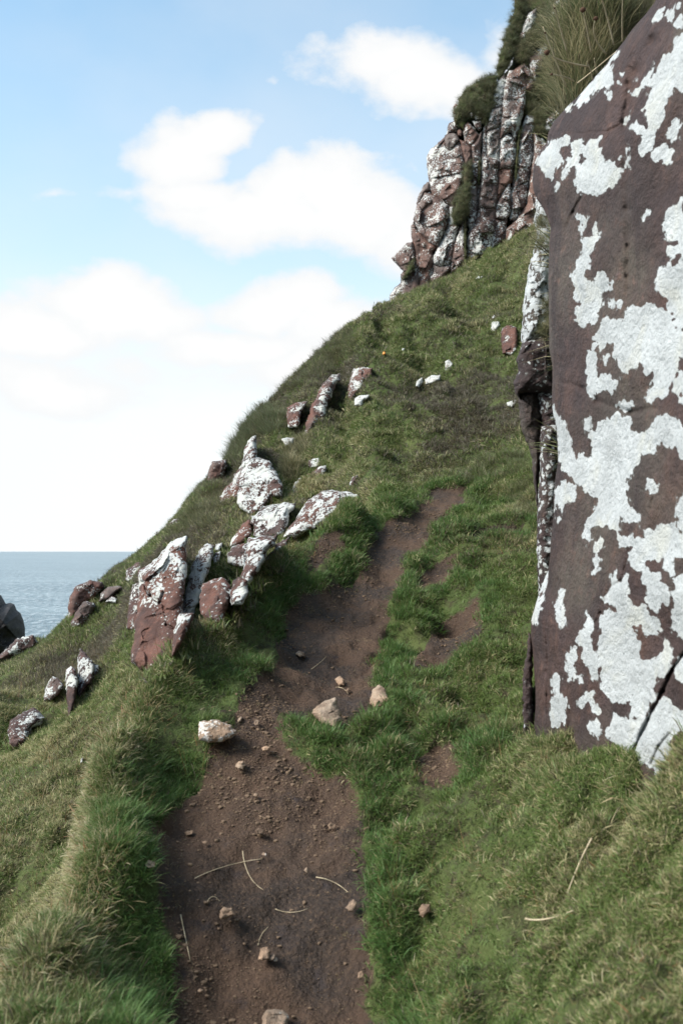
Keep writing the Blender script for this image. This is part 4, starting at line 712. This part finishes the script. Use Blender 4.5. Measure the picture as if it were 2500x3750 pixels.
KIND = {
 'turf': ([blades('tuft', 46, .055, .042, .0040, .85, 1.2, GM, 2, seed=k, spread=2.) for k in range(6)]+[blades('tuft', 60, .065, .040, .0045, .95, 1.3, GM, 2, seed=40+k) for k in range(3)]),
 'lush': [blades('tuft', 44, .045, .085, .0048, .6, 1.1, GL, 3, seed=10+k) for k in range(5)],
 'far': [blades('tuft', 44, .085, .070, .0085, .8, .9, GF, 2, seed=20+k, spread=2.) for k in range(5)],
 'long': [blades('tuft', 60, .07, .30, .0055, .38, 1.1, GD, 3, seed=30+k) for k in range(4)],
 'stem': [blades('stem', 5, .05, .26, .0022, .22, .35, GS, 3, seed=50+k) for k in range(4)],
 'leaf': [blades('rosette', 14, .022, .026, .012, .9, .9, GL, 3, seed=70+k) for k in range(3)],
 'thatch': [blades('tuft', 30, .06, .055, .0034, 1.25, .8, GS, 3, seed=60+k) for k in range(4)],
}
PTS = {k: [] for k in KIND}
def add(kind, pos, nrm, scale, tint, up=.55):
    pos = np.asarray(pos, float); n_ = len(pos)
    if not n_: return
    nn = np.asarray(nrm, float)*(1-up)+np.array([0, 0, 1.])*up; nn /= np.linalg.norm(nn, axis=1)[:, None]
    yaw = RNG.uniform(0, 2*math.pi, n_); t1 = np.stack([np.cos(yaw), np.sin(yaw), np.zeros(n_)], 1)
    t1 -= nn*(t1*nn).sum(1)[:, None]; t1 /= np.linalg.norm(t1, axis=1)[:, None]; t2 = np.cross(nn, t1)
    ry = -np.arcsin(np.clip(t1[:, 2], -1, 1)); rx = np.arctan2(t2[:, 2], nn[:, 2]); rz = np.arctan2(t1[:, 1], t1[:, 0])
    PTS[kind].append((pos, np.stack([rx, ry, rz], 1), np.broadcast_to(scale, n_)*(1. if kind != 'long' else .8)*RNG.uniform(.7, 1.3, n_), np.clip(tint, 0, 1)))

# candidate points over the hillside, thinned with distance
Hg = H.reshape(nv, nu); xs, ys = TX.reshape(nv, nu), TY.reshape(nv, nu)
dzx = np.gradient(Hg, axis=1)/np.gradient(xs, axis=1); dzy = np.gradient(Hg, axis=0)/np.gradient(ys, axis=0)
NX, NY = -dzx.ravel(), -dzy.ravel()
area = (np.gradient(xs, axis=1)*np.gradient(ys, axis=0)).ravel()*np.sqrt(1+NX**2+NY**2)
pxs = CX+F*TX/np.maximum(TY, .01); dep = np.maximum(TY, .05)
inview = (TY > .9) & (np.abs(pxs-CX) < 341+110+40*(6/np.maximum(dep, 1))) & (TY < 34)
wide = (TY > -.5) & (np.abs(pxs-CX) < 1300) & (TY < 30) & ~inview
el = np.where(TY > .9, (H-EYE)/dep, 9)
hid = np.zeros(len(TX), bool); vi = np.where(inview)[0]
pyv = HY-F*el[vi]; gd = ground_depth(pxs[vi], np.maximum(pyv-10, -200)); hid[vi] = np.nan_to_num(gd, nan=99) < TY[vi]-1.2
bareL = np.clip(bare, -9, 9)
def sample(n, wgt):
    c = np.cumsum(wgt); k = np.searchsorted(c, RNG.uniform(0, c[-1], n)); k = np.minimum(k, len(c)-1)
    u, v = uf[k]+RNG.uniform(-.5, .5, n)*DS, vf[k]+RNG.uniform(-.5, .5, n)*DS
    x, y = 1.2*np.sinh(u), 1.5+1.2*np.sinh(v); z = HF.at(x, y, H)
    return k, np.stack([x, y, z], 1), np.stack([NX[k], NY[k], np.ones(n)], 1)/np.sqrt(1+NX[k]**2+NY[k]**2)[:, None]
q = np.array([P(*e) for e in EDGE]); eo = np.argsort(q[:, 1]); brink_x = np.interp(TY, q[eo, 1], q[eo, 0]); left = TX < brink_x-.05
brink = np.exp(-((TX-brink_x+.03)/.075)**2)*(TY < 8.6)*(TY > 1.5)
hn1 = fbm2(TX, TY, .8, 4, 41); hn2 = fbm2(TX, TY, 2.6, 4, 42); hn3 = fbm2(TX+H*.5, TY*.5+H, .55, 4, 43)
farz = ss(TY, 9.5, 12)
dry = .30+.34*hn2+.16*hn1
dry = np.where(left & (TY > 3.2) & (TY < 13), dry+.20, dry)+brink*.12  # brink term: the lit rim of the verge painted in as straw tint
dry += ss(TY, 4.2, 2.2)*ss(TX, .15, .5)*.16+farz*(ss(H, 5.0, 8.0)*.12-.06)
heath = np.clip(.16+.30*hn1, 0, .5)+farz*np.clip(hn3*1.3+.25, 0, .85)*ss(H, 9, 5)
terrn = terr*far_hill; heath += np.clip(-terrn, 0, 1)*.22*farz; dry += np.clip(terrn, 0, 1)*.15*farz
lush = np.exp(-(np.clip(-bare, 0, 9)/.16)**2)*.8*(hn2 > -.5)+.25*np.clip(hn2, 0, 1); lush = np.where(left, lush*.2, lush)
dry = np.where(lush > .4, dry*.7, dry)
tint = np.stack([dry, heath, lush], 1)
grow = 1-ss(bare, -.075, -.005)
base_w = area*grow*(.12+.88*np.clip(.85+hn2*1.2+fbm2(TX, TY, 9, 2, 44)*.9, 0, 1))
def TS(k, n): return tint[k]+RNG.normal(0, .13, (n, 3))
# near and middle ground
wn = base_w*inview/np.maximum(dep, 1.4)**1.55*np.where(hid, .12, 1)*(TY < 13)
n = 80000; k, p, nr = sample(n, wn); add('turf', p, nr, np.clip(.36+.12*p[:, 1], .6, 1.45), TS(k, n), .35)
# far hillside
wf = base_w*inview/np.maximum(dep, 8)**1.4*np.where(hid, .1, 1)*(TY > 8.5)*ss(TY, 8.5, 12)
n = 52000; k, p, nr = sample(n, wf); add('far', p, nr, np.clip(.55+.042*p[:, 1], .8, 1.5), TS(k, n), .3)
# outside the frame, sparser
n = 16000; k, p, nr = sample(n, area*grow*wide/np.maximum(dist, 2)**1.5); add('far', p, nr, .9+.03*dist[k], TS(k, n), .3)
# lush long tufts along the trail rims
rim = np.exp(-((np.clip(-bare, -.02, 9)-.06)/.10)**2)*grow
n = 3400; k, p, nr = sample(n, area*rim*(~left)*inview*(TY < 10.5)/np.maximum(dep, 1.5)**1.1*np.clip(hn2+.9, .1, 2)*(bare > -.4)); add('lush', p, nr, RNG.uniform(.45, 1.0, n)*np.clip(.75+.03*p[:, 1], .7, 1.1), TS(k, n)*[.6, .6, 1.2], .7)
# clumps in the verge and bank
n = 3400; k, p, nr = sample(n, area*grow*(hn2 > .2)*(~left)*inview*(TY < 11)/np.maximum(dep, 1.5)**1.2); add('lush', p, nr, RNG.uniform(.45, .85, n), TS(k, n), .5)
# dead grass matted in the turf
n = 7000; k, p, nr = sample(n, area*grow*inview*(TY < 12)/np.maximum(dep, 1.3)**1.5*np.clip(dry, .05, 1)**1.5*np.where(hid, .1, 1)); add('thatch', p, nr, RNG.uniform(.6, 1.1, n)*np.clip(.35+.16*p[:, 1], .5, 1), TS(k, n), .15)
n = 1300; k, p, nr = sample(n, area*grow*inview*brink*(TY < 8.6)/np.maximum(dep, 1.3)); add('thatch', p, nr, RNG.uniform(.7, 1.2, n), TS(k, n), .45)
n = 2600; k, p, nr = sample(n, area*grow*inview*brink*(TY < 8.6)/np.maximum(dep, 1.3)); add('lush', p, nr, RNG.uniform(.35, .6, n), np.stack([np.full(n, .35), np.full(n, .1), np.full(n, .3)], 1), .6)
# rusty seed stems on the left slope, thin ones elsewhere
n = 620; k, p, nr = sample(n, area*grow*inview*left*(TY < 12)*(TY > 3)/np.maximum(dep, 2)*np.clip(hn1+.3, 0, 1)); add('stem', p, nr, RNG.uniform(.5, 1., n), np.stack([RNG.uniform(0, .5, n), RNG.uniform(.1, .7, n), np.zeros(n)], 1), .85)
n = 120; k, p, nr = sample(n, area*grow*inview*(~left)*(TY < 9)/np.maximum(dep, 2)); add('stem', p, nr, RNG.uniform(.4, .8, n), np.stack([RNG.uniform(0, .6, n), RNG.uniform(0, .6, n), np.zeros(n)], 1), .6)
n = 2600; k, p, nr = sample(n, area*grow*inview*(TY < 11)/np.maximum(dep, 1.3)**1.3*np.clip(hn2+.1, 0, 1)); add('leaf', p, nr, RNG.uniform(.7, 1.5, n)*np.clip(.6+.07*p[:, 1], .8, 1.4), TS(k, n)*[.3, .3, 1], .3)
# straws and crumbs of turf strewn on the soil
n = 420; k, p, nr = sample(n, area*BAREM*inview*(bare < .12)/np.maximum(dep, 1.5)); add('thatch', p, nr, RNG.uniform(.15, .45, n), TS(k, n), .1)
# long grass standing on the ridge and round the outcrop
def strip(view, poly, n, kind, sc_, tn, up=.7, maxd=40):
    q = V(view, poly); lo, hi = q.min(0), q.max(0); pp = RNG.uniform(lo, hi, (n*6, 2)); s_, _, _ = poly_sd(pp[:, 0], pp[:, 1], q); pp = pp[s_ > 0][:n]
    d = ground_depth(pp[:, 0], pp[:, 1]); ok = ~np.isnan(d) & (d < maxd); pp, d = pp[ok], d[ok]
    pos = np.stack([(pp[:, 0]-CX)/F*d, d, EYE+(HY-pp[:, 1])/F*d-.02], 1); m_ = len(pos)
    add(kind, pos, np.tile([-.4, -.3, .8], (m_, 1)), RNG.uniform(.7, 1.2, m_)*sc_, np.tile(tn, (m_, 1))+RNG.normal(0, .1, (m_, 3)), up)
strip('Z2', [(560,520),(700,500),(760,600),(700,690),(590,700),(480,860),(400,860),(470,700)], 620, 'long', .95, (.1, .35, .3))
strip('Z2', [(1040,60),(1200,20),(1250,150),(1000,330),(820,400),(700,500),(690,470),(800,340),(930,240)], 700, 'long', .75, (.25, .45, .1))
strip('Z2', [(205,1015),(380,1000),(420,1120),(300,1300),(120,1250),(160,1130)], 420, 'long', .7, (.35, .3, .1))
strip('Z2', [(0,1300),(100,1220),(210,1130),(200,1300),(60,1360)], 160, 'long', .6, (.3, .3, .1))
strip('Z2', [(790,780),(900,700),(930,760),(850,900),(830,1000),(780,990),(770,880)], 110, 'long', 1.0, (.55, .2, .1), .85)
strip('Z4', [(880,1230),(1300,1180),(1340,1300),(1000,1380),(880,1340)], 330, 'long', .45, (.3, .2, .3), .5)
strip('Z4', [(1180,1420),(1340,1330),(1350,1560),(1220,1560)], 260, 'long', .42, (.4, .1, .3), .5)
strip('Z4', [(300,330),(700,180),(900,100),(1300,0),(1300,60),(520,300),(320,420)], 260, 'long', .35, (.55, .2, .0), .8)
strip('Z3', [(620,380),(880,170),(1080,110),(1090,170),(900,290),(700,420)], 260, 'long', .4, (.25, .4, .0), .6)
# turf wedges growing in the joints between the outcrop rocks
for pts in ([(1160,300),(1240,260),(1200,420),(1170,560),(1140,560)], [(1290,560),(1450,330),(1560,330),(1560,400),(1420,400),(1330,400)], [(1170,120),(1560,60),(1480,180),(1350,170),(1200,240)]):
    strip('Z3', pts, 90, 'far', 1.0, (.3, .3, .2), .5)

# grass crowding against the feet of the hillside rocks
for q in BASES:
    lo = q[q[:, 1] > q[:, 1].mean()+.15*np.ptp(q[:, 1])]; n = int(np.clip(np.ptp(q[:, 0])*.5, 5, 26)); t = lo[RNG.integers(0, len(lo), n)]*.75+lo[RNG.integers(0, len(lo), n)]*.25+RNG.normal(0, 1., (n, 2))+[0, 2.5]
    d = ground_depth(t[:, 0], t[:, 1]); ok = ~np.isnan(d); t, d = t[ok], d[ok]-.05; n = len(d)
    add('far', np.stack([(t[:, 0]-CX)/F*d, d, EYE+(HY-t[:, 1])/F*d], 1), np.tile([-.4, -.4, .8], (n, 1)), RNG.uniform(.8, 1.5, n), np.tile((.3, .2, .2), (n, 1))+RNG.normal(0, .1, (n, 3)), .6)
# ------------------------------------------------------------------ turf ledges on the cliff and the bank behind the big rock
def ledge(view, poly, depth, n, kind, sc_, tn, parent=None, name='turf_ledge', droop=.5, front=.16, seed=0, px=1.5):
    q = V(view, poly); o = rock(name, q, depth, front, .8, TURF, px=px, lump=.35, chisel=.05, seed=seed)
    me = o.data; co_ = np.empty(len(me.vertices)*3); me.vertices.foreach_get('co', co_); co_ = co_.reshape(-1, 3); no = np.empty(len(me.vertices)*3); me.vertices.foreach_get('normal', no); no = no.reshape(-1, 3)
    f = np.where((no[:, 1] < .15))[0]; k = RNG.choice(f, n); p = co_[k]+RNG.normal(0, .01, (n, 3))
    add(kind, p, no[k], RNG.uniform(.35, 1.25, n)*sc_, np.tile(tn, (n, 1))+RNG.normal(0, .13, (n, 3)), droop)
    if parent is not None: to_parent(o, parent)
    return o
cd = lambda off: (lambda a, b: cliff_d(a, b)-off)
ledge('Z1', [(690,-60),(730,-40),(745,60),(725,180),(700,270),(660,340),(625,400),(600,440),(598,350),(620,260),(650,170),(688,60)], cd(-.1), 360, 'long', .65, (.15, .4, .2), cl, droop=.45, seed=401)
ledge('Z1', [(400,520),(440,460),(490,430),(560,395),(600,400),(580,500),(550,640),(520,620),(470,590),(430,600),(380,660),(370,620)], cd(.1), 380, 'long', .6, (.2, .4, .2), cl, droop=.35, seed=402)
ledge('Z1', [(730,200),(800,150),(820,60),(860,0),(900,60),(890,130),(860,200),(780,260),(740,330),(700,330)], cd(.05), 420, 'long', .6, (.35, .4, .1), cl, droop=.3, seed=403)
ledge('Z1', [(900,-40),(990,-40),(1010,60),(1060,300),(990,500),(960,580),(880,600),(840,700),(800,720),(790,640),(750,560),(750,500),(800,440),(830,380),(870,280),(930,220),(900,120),(940,80)], cd(.0), 1300, 'long', .7, (.35, .3, .2), cl, droop=.25, seed=404)
ledge('C', [(700,1120),(760,1040),(830,990),(820,1120),(810,1250),(740,1330),(690,1370),(660,1290),(690,1220)], cd(.35), 300, 'long', .5, (.2, .4, .3), cl, droop=.4, seed=405)
ledge('C', [(780,820),(850,760),(845,900),(830,990),(790,1020),(770,940)], cd(.2), 120, 'long', .45, (.1, .6, .2), cl, droop=.4, seed=406)
ledge('C', [(910,760),(935,740),(940,900),(920,990),(905,960)], cd(.05), 60, 'long', .3, (.3, .4, .2), cl, droop=.4, seed=407)
ledge('C', [(1300,470),(1330,430),(1310,600),(1290,900),(1260,980),(1265,800)], cd(.05), 90, 'long', .3, (.35, .4, .2), cl, droop=.4, seed=408)
ledge('C', [(775,1290),(800,1290),(805,1690),(785,1700)], cd(.15), 80, 'long', .28, (.4, .4, .2), cl, droop=.4, seed=409)
ledge('C', [(240,1760),(290,1700),(310,1780),(260,1850),(190,1900)], cd(.25), 60, 'long', .35, (.1, .5, .3), cl, droop=.4, seed=410)
bank = ledge('R', [(560,150),(566,90),(578,50),(590,10),(600,-40),(640,-140),(760,-240),(900,-240),(1000,0),(1000,520),(600,520),(566,330)], lambda a, b: 5.6+(300-b)*.002, 1150, 'long', 1.15, (.42, .18, .15), None, 'grass_bank', .5, .5, 420, 3.)
tagged(bank, 'grassy bank with long yellow green grass above and behind the big lichened rock', 'bank')
for vw, pts, n, tn, sc_ in (('N1', [(400,300),(560,60),(760,0),(900,200),(860,420),(760,620),(640,720),(540,900),(480,900),(430,620)], 330, (.55, .12, .1), 1.2), ('N1', [(850,60),(1260,0),(1100,250),(980,400),(880,430)], 170, (.05, .75, .1), .7),
                            ('N1', [(560,-40),(900,-60),(900,200),(650,220)], 120, (.1, .35, .6), 1.1)):
    q = V(vw, pts); pp = RNG.uniform(q.min(0), q.max(0), (n*4, 2)); s_, _, _ = poly_sd(pp[:, 0], pp[:, 1], q); pp = pp[s_ > 0][:n]; d = 5.15+(300-pp[:, 1])*.002-RNG.uniform(0, .35, len(pp))
    add('long', np.stack([(pp[:, 0]-CX)/F*d, d, EYE+(HY-pp[:, 1])/F*d-.10], 1), np.tile([-.35, -.5, .8], (len(pp), 1)), RNG.uniform(.7, 1.1, len(pp))*sc_, np.tile(tn, (len(pp), 1))+RNG.normal(0, .12, (len(pp), 3)), .6)
# drooping wisps on the narrow rock column
for (x_, y_) in ((330,215),(345,230),(320,345),(350,350),(370,760),(360,900),(370,940),(350,930),(380,870)):
    a = V('Z5', [(x_, y_)])[0]; d = 5.98; m_ = 5
    pos = np.tile([(a[0]-CX)/F*d, d, EYE+(HY-a[1])/F*d], (m_, 1))+RNG.normal(0, .02, (m_, 3)); add('long', pos, np.tile([-.6, -.7, .1], (m_, 1)), np.full(m_, .3), np.tile((.45, .2, .1), (m_, 1)), .15)

def scatter(name, kind, label, lst=None):
    pos = np.concatenate([p[0] for p in PTS[kind]]); rot = np.concatenate([p[1] for p in PTS[kind]]); scl = np.concatenate([p[2] for p in PTS[kind]]); tn = np.concatenate([p[3] for p in PTS[kind]])
    me = bpy.data.meshes.new(name); me.vertices.add(len(pos)); me.vertices.foreach_set('co', pos.astype(np.float32).ravel())
    for an, ty, v in (('rot', 'FLOAT_VECTOR', rot), ('tint', 'FLOAT_VECTOR', tn), ('scl', 'FLOAT', scl), ('rnd', 'FLOAT', RNG.uniform(0, 1, len(pos)))):
        at = me.attributes.new(an, ty, 'POINT'); at.data.foreach_set('vector' if 'VECTOR' in ty else 'value', v.astype(np.float32).ravel())
    at = me.attributes.new('pick', 'INT', 'POINT'); at.data.foreach_set('value', RNG.integers(0, len(KIND[kind]), len(pos)).astype(np.int32))
    o = bpy.data.objects.new(name, me); COL.objects.link(o)
    c = bpy.data.collections.new(name+'_tufts')
    for t in KIND[kind]: c.objects.link(t)
    ng = bpy.data.node_groups.new(name, 'GeometryNodeTree'); ng.interface.new_socket('Geometry', in_out='INPUT', socket_type='NodeSocketGeometry'); ng.interface.new_socket('Geometry', in_out='OUTPUT', socket_type='NodeSocketGeometry')
    a = ng.nodes.new('NodeGroupInput'); b = ng.nodes.new('NodeGroupOutput'); ip = ng.nodes.new('GeometryNodeInstanceOnPoints'); ci = ng.nodes.new('GeometryNodeCollectionInfo'); mp2 = ng.nodes.new('GeometryNodeMeshToPoints')
    ci.inputs[0].default_value = c; ci.inputs['Separate Children'].default_value = True; ci.inputs['Reset Children'].default_value = True
    def na(an, ty):
        x = ng.nodes.new('GeometryNodeInputNamedAttribute'); x.data_type = ty; x.inputs[0].default_value = an; return [s for s in x.outputs if s.enabled][0]
    l = ng.links.new; l(a.outputs[0], mp2.inputs[0]); l(mp2.outputs[0], ip.inputs['Points']); l(ci.outputs[0], ip.inputs['Instance']); ip.inputs['Pick Instance'].default_value = True
    l(na('pick', 'INT'), ip.inputs['Instance Index']); l(na('rot', 'FLOAT_VECTOR'), ip.inputs['Rotation']); l(na('scl', 'FLOAT'), ip.inputs['Scale']); l(ip.outputs[0], b.inputs[0])
    md = o.modifiers.new('scatter', 'NODES'); md.node_group = ng
    return tagged(o, label, 'grass', kind='stuff')
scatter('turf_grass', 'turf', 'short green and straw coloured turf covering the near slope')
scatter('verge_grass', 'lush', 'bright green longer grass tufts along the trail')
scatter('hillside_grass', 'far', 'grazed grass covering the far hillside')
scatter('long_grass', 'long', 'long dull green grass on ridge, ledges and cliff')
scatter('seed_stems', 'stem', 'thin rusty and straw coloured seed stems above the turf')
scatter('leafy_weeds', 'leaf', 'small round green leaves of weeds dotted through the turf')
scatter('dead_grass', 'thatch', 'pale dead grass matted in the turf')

# ------------------------------------------------------------------ grit and crumbs on the trail
def pebble(seed):
    r = np.random.default_rng(seed); b = bmesh.new(); bmesh.ops.create_icosphere(b, subdivisions=1, radius=1)
    for v in b.verts: v.co = Vector((v.co.x*1.2, v.co.y, v.co.z*.7))*r.uniform(.7, 1.15)
    vs = np.array([v.co[:] for v in b.verts]); fs = np.array([[v.index for v in f.verts] for f in b.faces]); b.free(); return vs, fs
import bmesh
m = MT('grit'); GRIT = m.out_pr(m.mix(m.noise(25, 3), (.075, .048, .033), (.20, .14, .09)), .85)
pb = [pebble(k) for k in range(6)]; n = 9000; k, p, nr = sample(n, area*BAREM*inview*(TY < 12)/np.maximum(dep, 1.5)**1.3*np.clip(fbm2(TX, TY, 2.2, 3, 55)+.35, .05, 1))
vs, fs, tns, o_ = [], [], [], 0
for i in range(n):
    v, f = pb[i % 6]; s_ = .0020*(1+RNG.pareto(2.8))*(.8+.10*p[i, 1]); s_ = min(s_, .011)
    a = RNG.uniform(0, 6.28); R_ = np.array([[math.cos(a), -math.sin(a), 0], [math.sin(a), math.cos(a), 0], [0, 0, 1]])
    vs.append(v@R_.T*s_+p[i]+[0, 0, s_*.25]); fs.append(f+o_); o_ += len(v); tns.append(np.tile([RNG.uniform(.2, 1), RNG.uniform(0, .32), RNG.uniform(.2, .9)], (len(v), 1)))
tagged(mesh_obj('grit', np.concatenate(vs), np.concatenate(fs), GRIT, smooth=False, attrs={'tone': np.concatenate(tns)}), 'fine tan grit and crumbs scattered over the trail soil', 'grit', kind='stuff')

# ------------------------------------------------------------------ single dry stems lying on the trail, flower stems by the bank
m = MT('dry_stem'); STEM = m.out_pr(m.mix(m.noise(30, 3), (.36, .28, .17), (.52, .45, .32)), .7)
m = MT('seed_head'); HEAD = m.out_pr((.07, .035, .02), .9)
def tube(name, pts, r0, r1, mat, parent=None, sides=5):
    pts = np.asarray(pts, float); vs = []; fs = []; n_ = len(pts)
    for i, p_ in enumerate(pts):
        t = pts[min(i+1, n_-1)]-pts[max(i-1, 0)]; t /= np.linalg.norm(t); a = np.cross(t, [.3, .2, 1.]); a /= np.linalg.norm(a); b = np.cross(t, a); r = r0+(r1-r0)*i/(n_-1)
        for s_ in range(sides): an = 2*math.pi*s_/sides; vs.append(p_+(a*math.cos(an)+b*math.sin(an))*r)
    for i in range(n_-1):
        for s_ in range(sides): fs.append((i*sides+s_, i*sides+(s_+1) % sides, (i+1)*sides+(s_+1) % sides, (i+1)*sides+s_))
    for e, rev in ((0, True), (n_-1, False)):
        c = len(vs); vs.append(pts[e]); 
        for s_ in range(sides):
            x_, y_ = e*sides+s_, e*sides+(s_+1) % sides; fs.append((c, y_, x_, c) if rev else (c, x_, y_, c))
    fs3 = [f[:3] if f[0] == f[3] else None for f in fs]; quad = [f for f in fs if f[0] != f[3]]; tri = [f for f in fs3 if f]
    tr_ = tri+[q_[:3] for q_ in quad]+[(q_[0], q_[2], q_[3]) for q_ in quad]
    return mesh_obj(name, np.array(vs), np.array(tr_), mat, parent)
def curve_pts(pts, n_=14):
    pts = np.asarray(pts, float); t = np.linspace(0, 1, len(pts)); tt = np.linspace(0, 1, n_); c = np.polyfit(t, pts, min(2, len(pts)-1)); return np.stack([np.polyval(c[:, j], tt) for j in range(pts.shape[1])], 1)
for vw, pts, lab, r in (('Z7', [(860,385),(1000,330),(1160,298)], 'long straw lying across the middle of the lower trail', .0018), ('Z7', [(1072,265),(1100,370),(1162,435)], 'curved straw crossing the long straw on the lower trail', .0018),
    ('Z7', [(1395,380),(1470,400),(1535,445)], 'pale bent straw at the right side of the lower trail', .0022), ('Z7', [(798,545),(820,650),(840,745)], 'straw pointing down beside the lower left grass', .0022),
    ('Z7', [(1215,520),(1290,535),(1365,515)], 'faint brown straw right of the triangular stone', .0016), ('Z7', [(1140,680),(1155,635),(1185,600)], 'short straw above the upright brown stone', .0016), ('Z7', [(915,490),(940,465),(970,485)], 'small hooked straw left of the trail centre', .0014),
    ('Z6', [(760,385),(790,390),(815,415)], 'short straw beside the tiny tan stone between slabs', .0024), ('Z6', [(650,305),(690,275),(715,250)], 'thin straw on the trail near the small pale pink stone', .0018), ('Z8', [(1165,690),(1110,800),(1058,932)], 'long pale straw lying on the lower right turf', .003), ('Z8', [(870,1045),(960,1048),(1080,1010)], 'curved straw lying across the lower right turf', .003)):
    q = curve_pts(V(vw, pts)); d = ground_depth(q[:, 0], q[:, 1]); d = d-.012*d/3-(.05 if vw == 'Z8' else 0)
    tagged(tube('dry_straw', np.stack([(q[:, 0]-CX)/F*d, d, EYE+(HY-q[:, 1])/F*d], 1), r, r*.5, STEM), lab, 'straw', 'dry straws lying about')
for vw, pts, heads, lab in (('N1', [(450,830),(400,730),(330,520),(225,260)], [(.97, .006)], 'longest pale flower stem leaning left over the cliff'), ('N1', [(660,640),(480,600),(340,560),(265,505)], [(1, .016)], 'dead stem with round brown head leaning far left'),
    ('N1', [(450,480),(420,360),(360,170),(330,60)], [(.98, .006)], 'thin stem standing just left of the bank grass'), ('N1', [(900,420),(860,230),(790,0),(770,-60)], [(1, .01)], 'thick pale stem upright in the bank grass'), ('N1', [(690,500),(650,300),(605,95)], [(1, .017)], 'dead stem ending in a dark round head'),
    ('N1', [(830,530),(760,380),(700,330),(735,170)], [(1, .013)], 'crooked stem with ragged brown head'), ('N1', [(990,400),(985,200),(990,-40)], [(1, .008)], 'straight stem in front of the rusty bracken'), ('N1', [(700,760),(690,700),(645,590)], [], 'short broken straw against the rock edge'), ('N1', [(745,700),(730,640),(718,560)], [], 'short white straw beside the broken one'),
    ('N1', [(560,800),(640,720),(760,650),(940,480)], [], 'straw leaning right along the rock edge'), ('N1', [(520,780),(440,740),(310,715)], [(1, .009)], 'low stem reaching left towards the cliff')):
    q = curve_pts(V(vw, pts), 16); d = np.linspace(5.0, 4.75, 16); w3 = np.stack([(q[:, 0]-CX)/F*d, d, EYE+(HY-q[:, 1])/F*d], 1)
    e = bpy.data.objects.new('flower_stem', None); COL.objects.link(e); e.location = w3[0]; tagged(e, lab, 'dry stem', 'dead stems in the bank grass')
    to_parent(tube('stem', w3, .0045, .0022, STEM), e)
    for t, r in heads:
        c = w3[int(t*15)]; v, f = pb[int(r*1000) % 6]; to_parent(mesh_obj('flower_head', v*[r*.9, r, r*1.3]+c, f, HEAD), e)
bpy.context.view_layer.update()
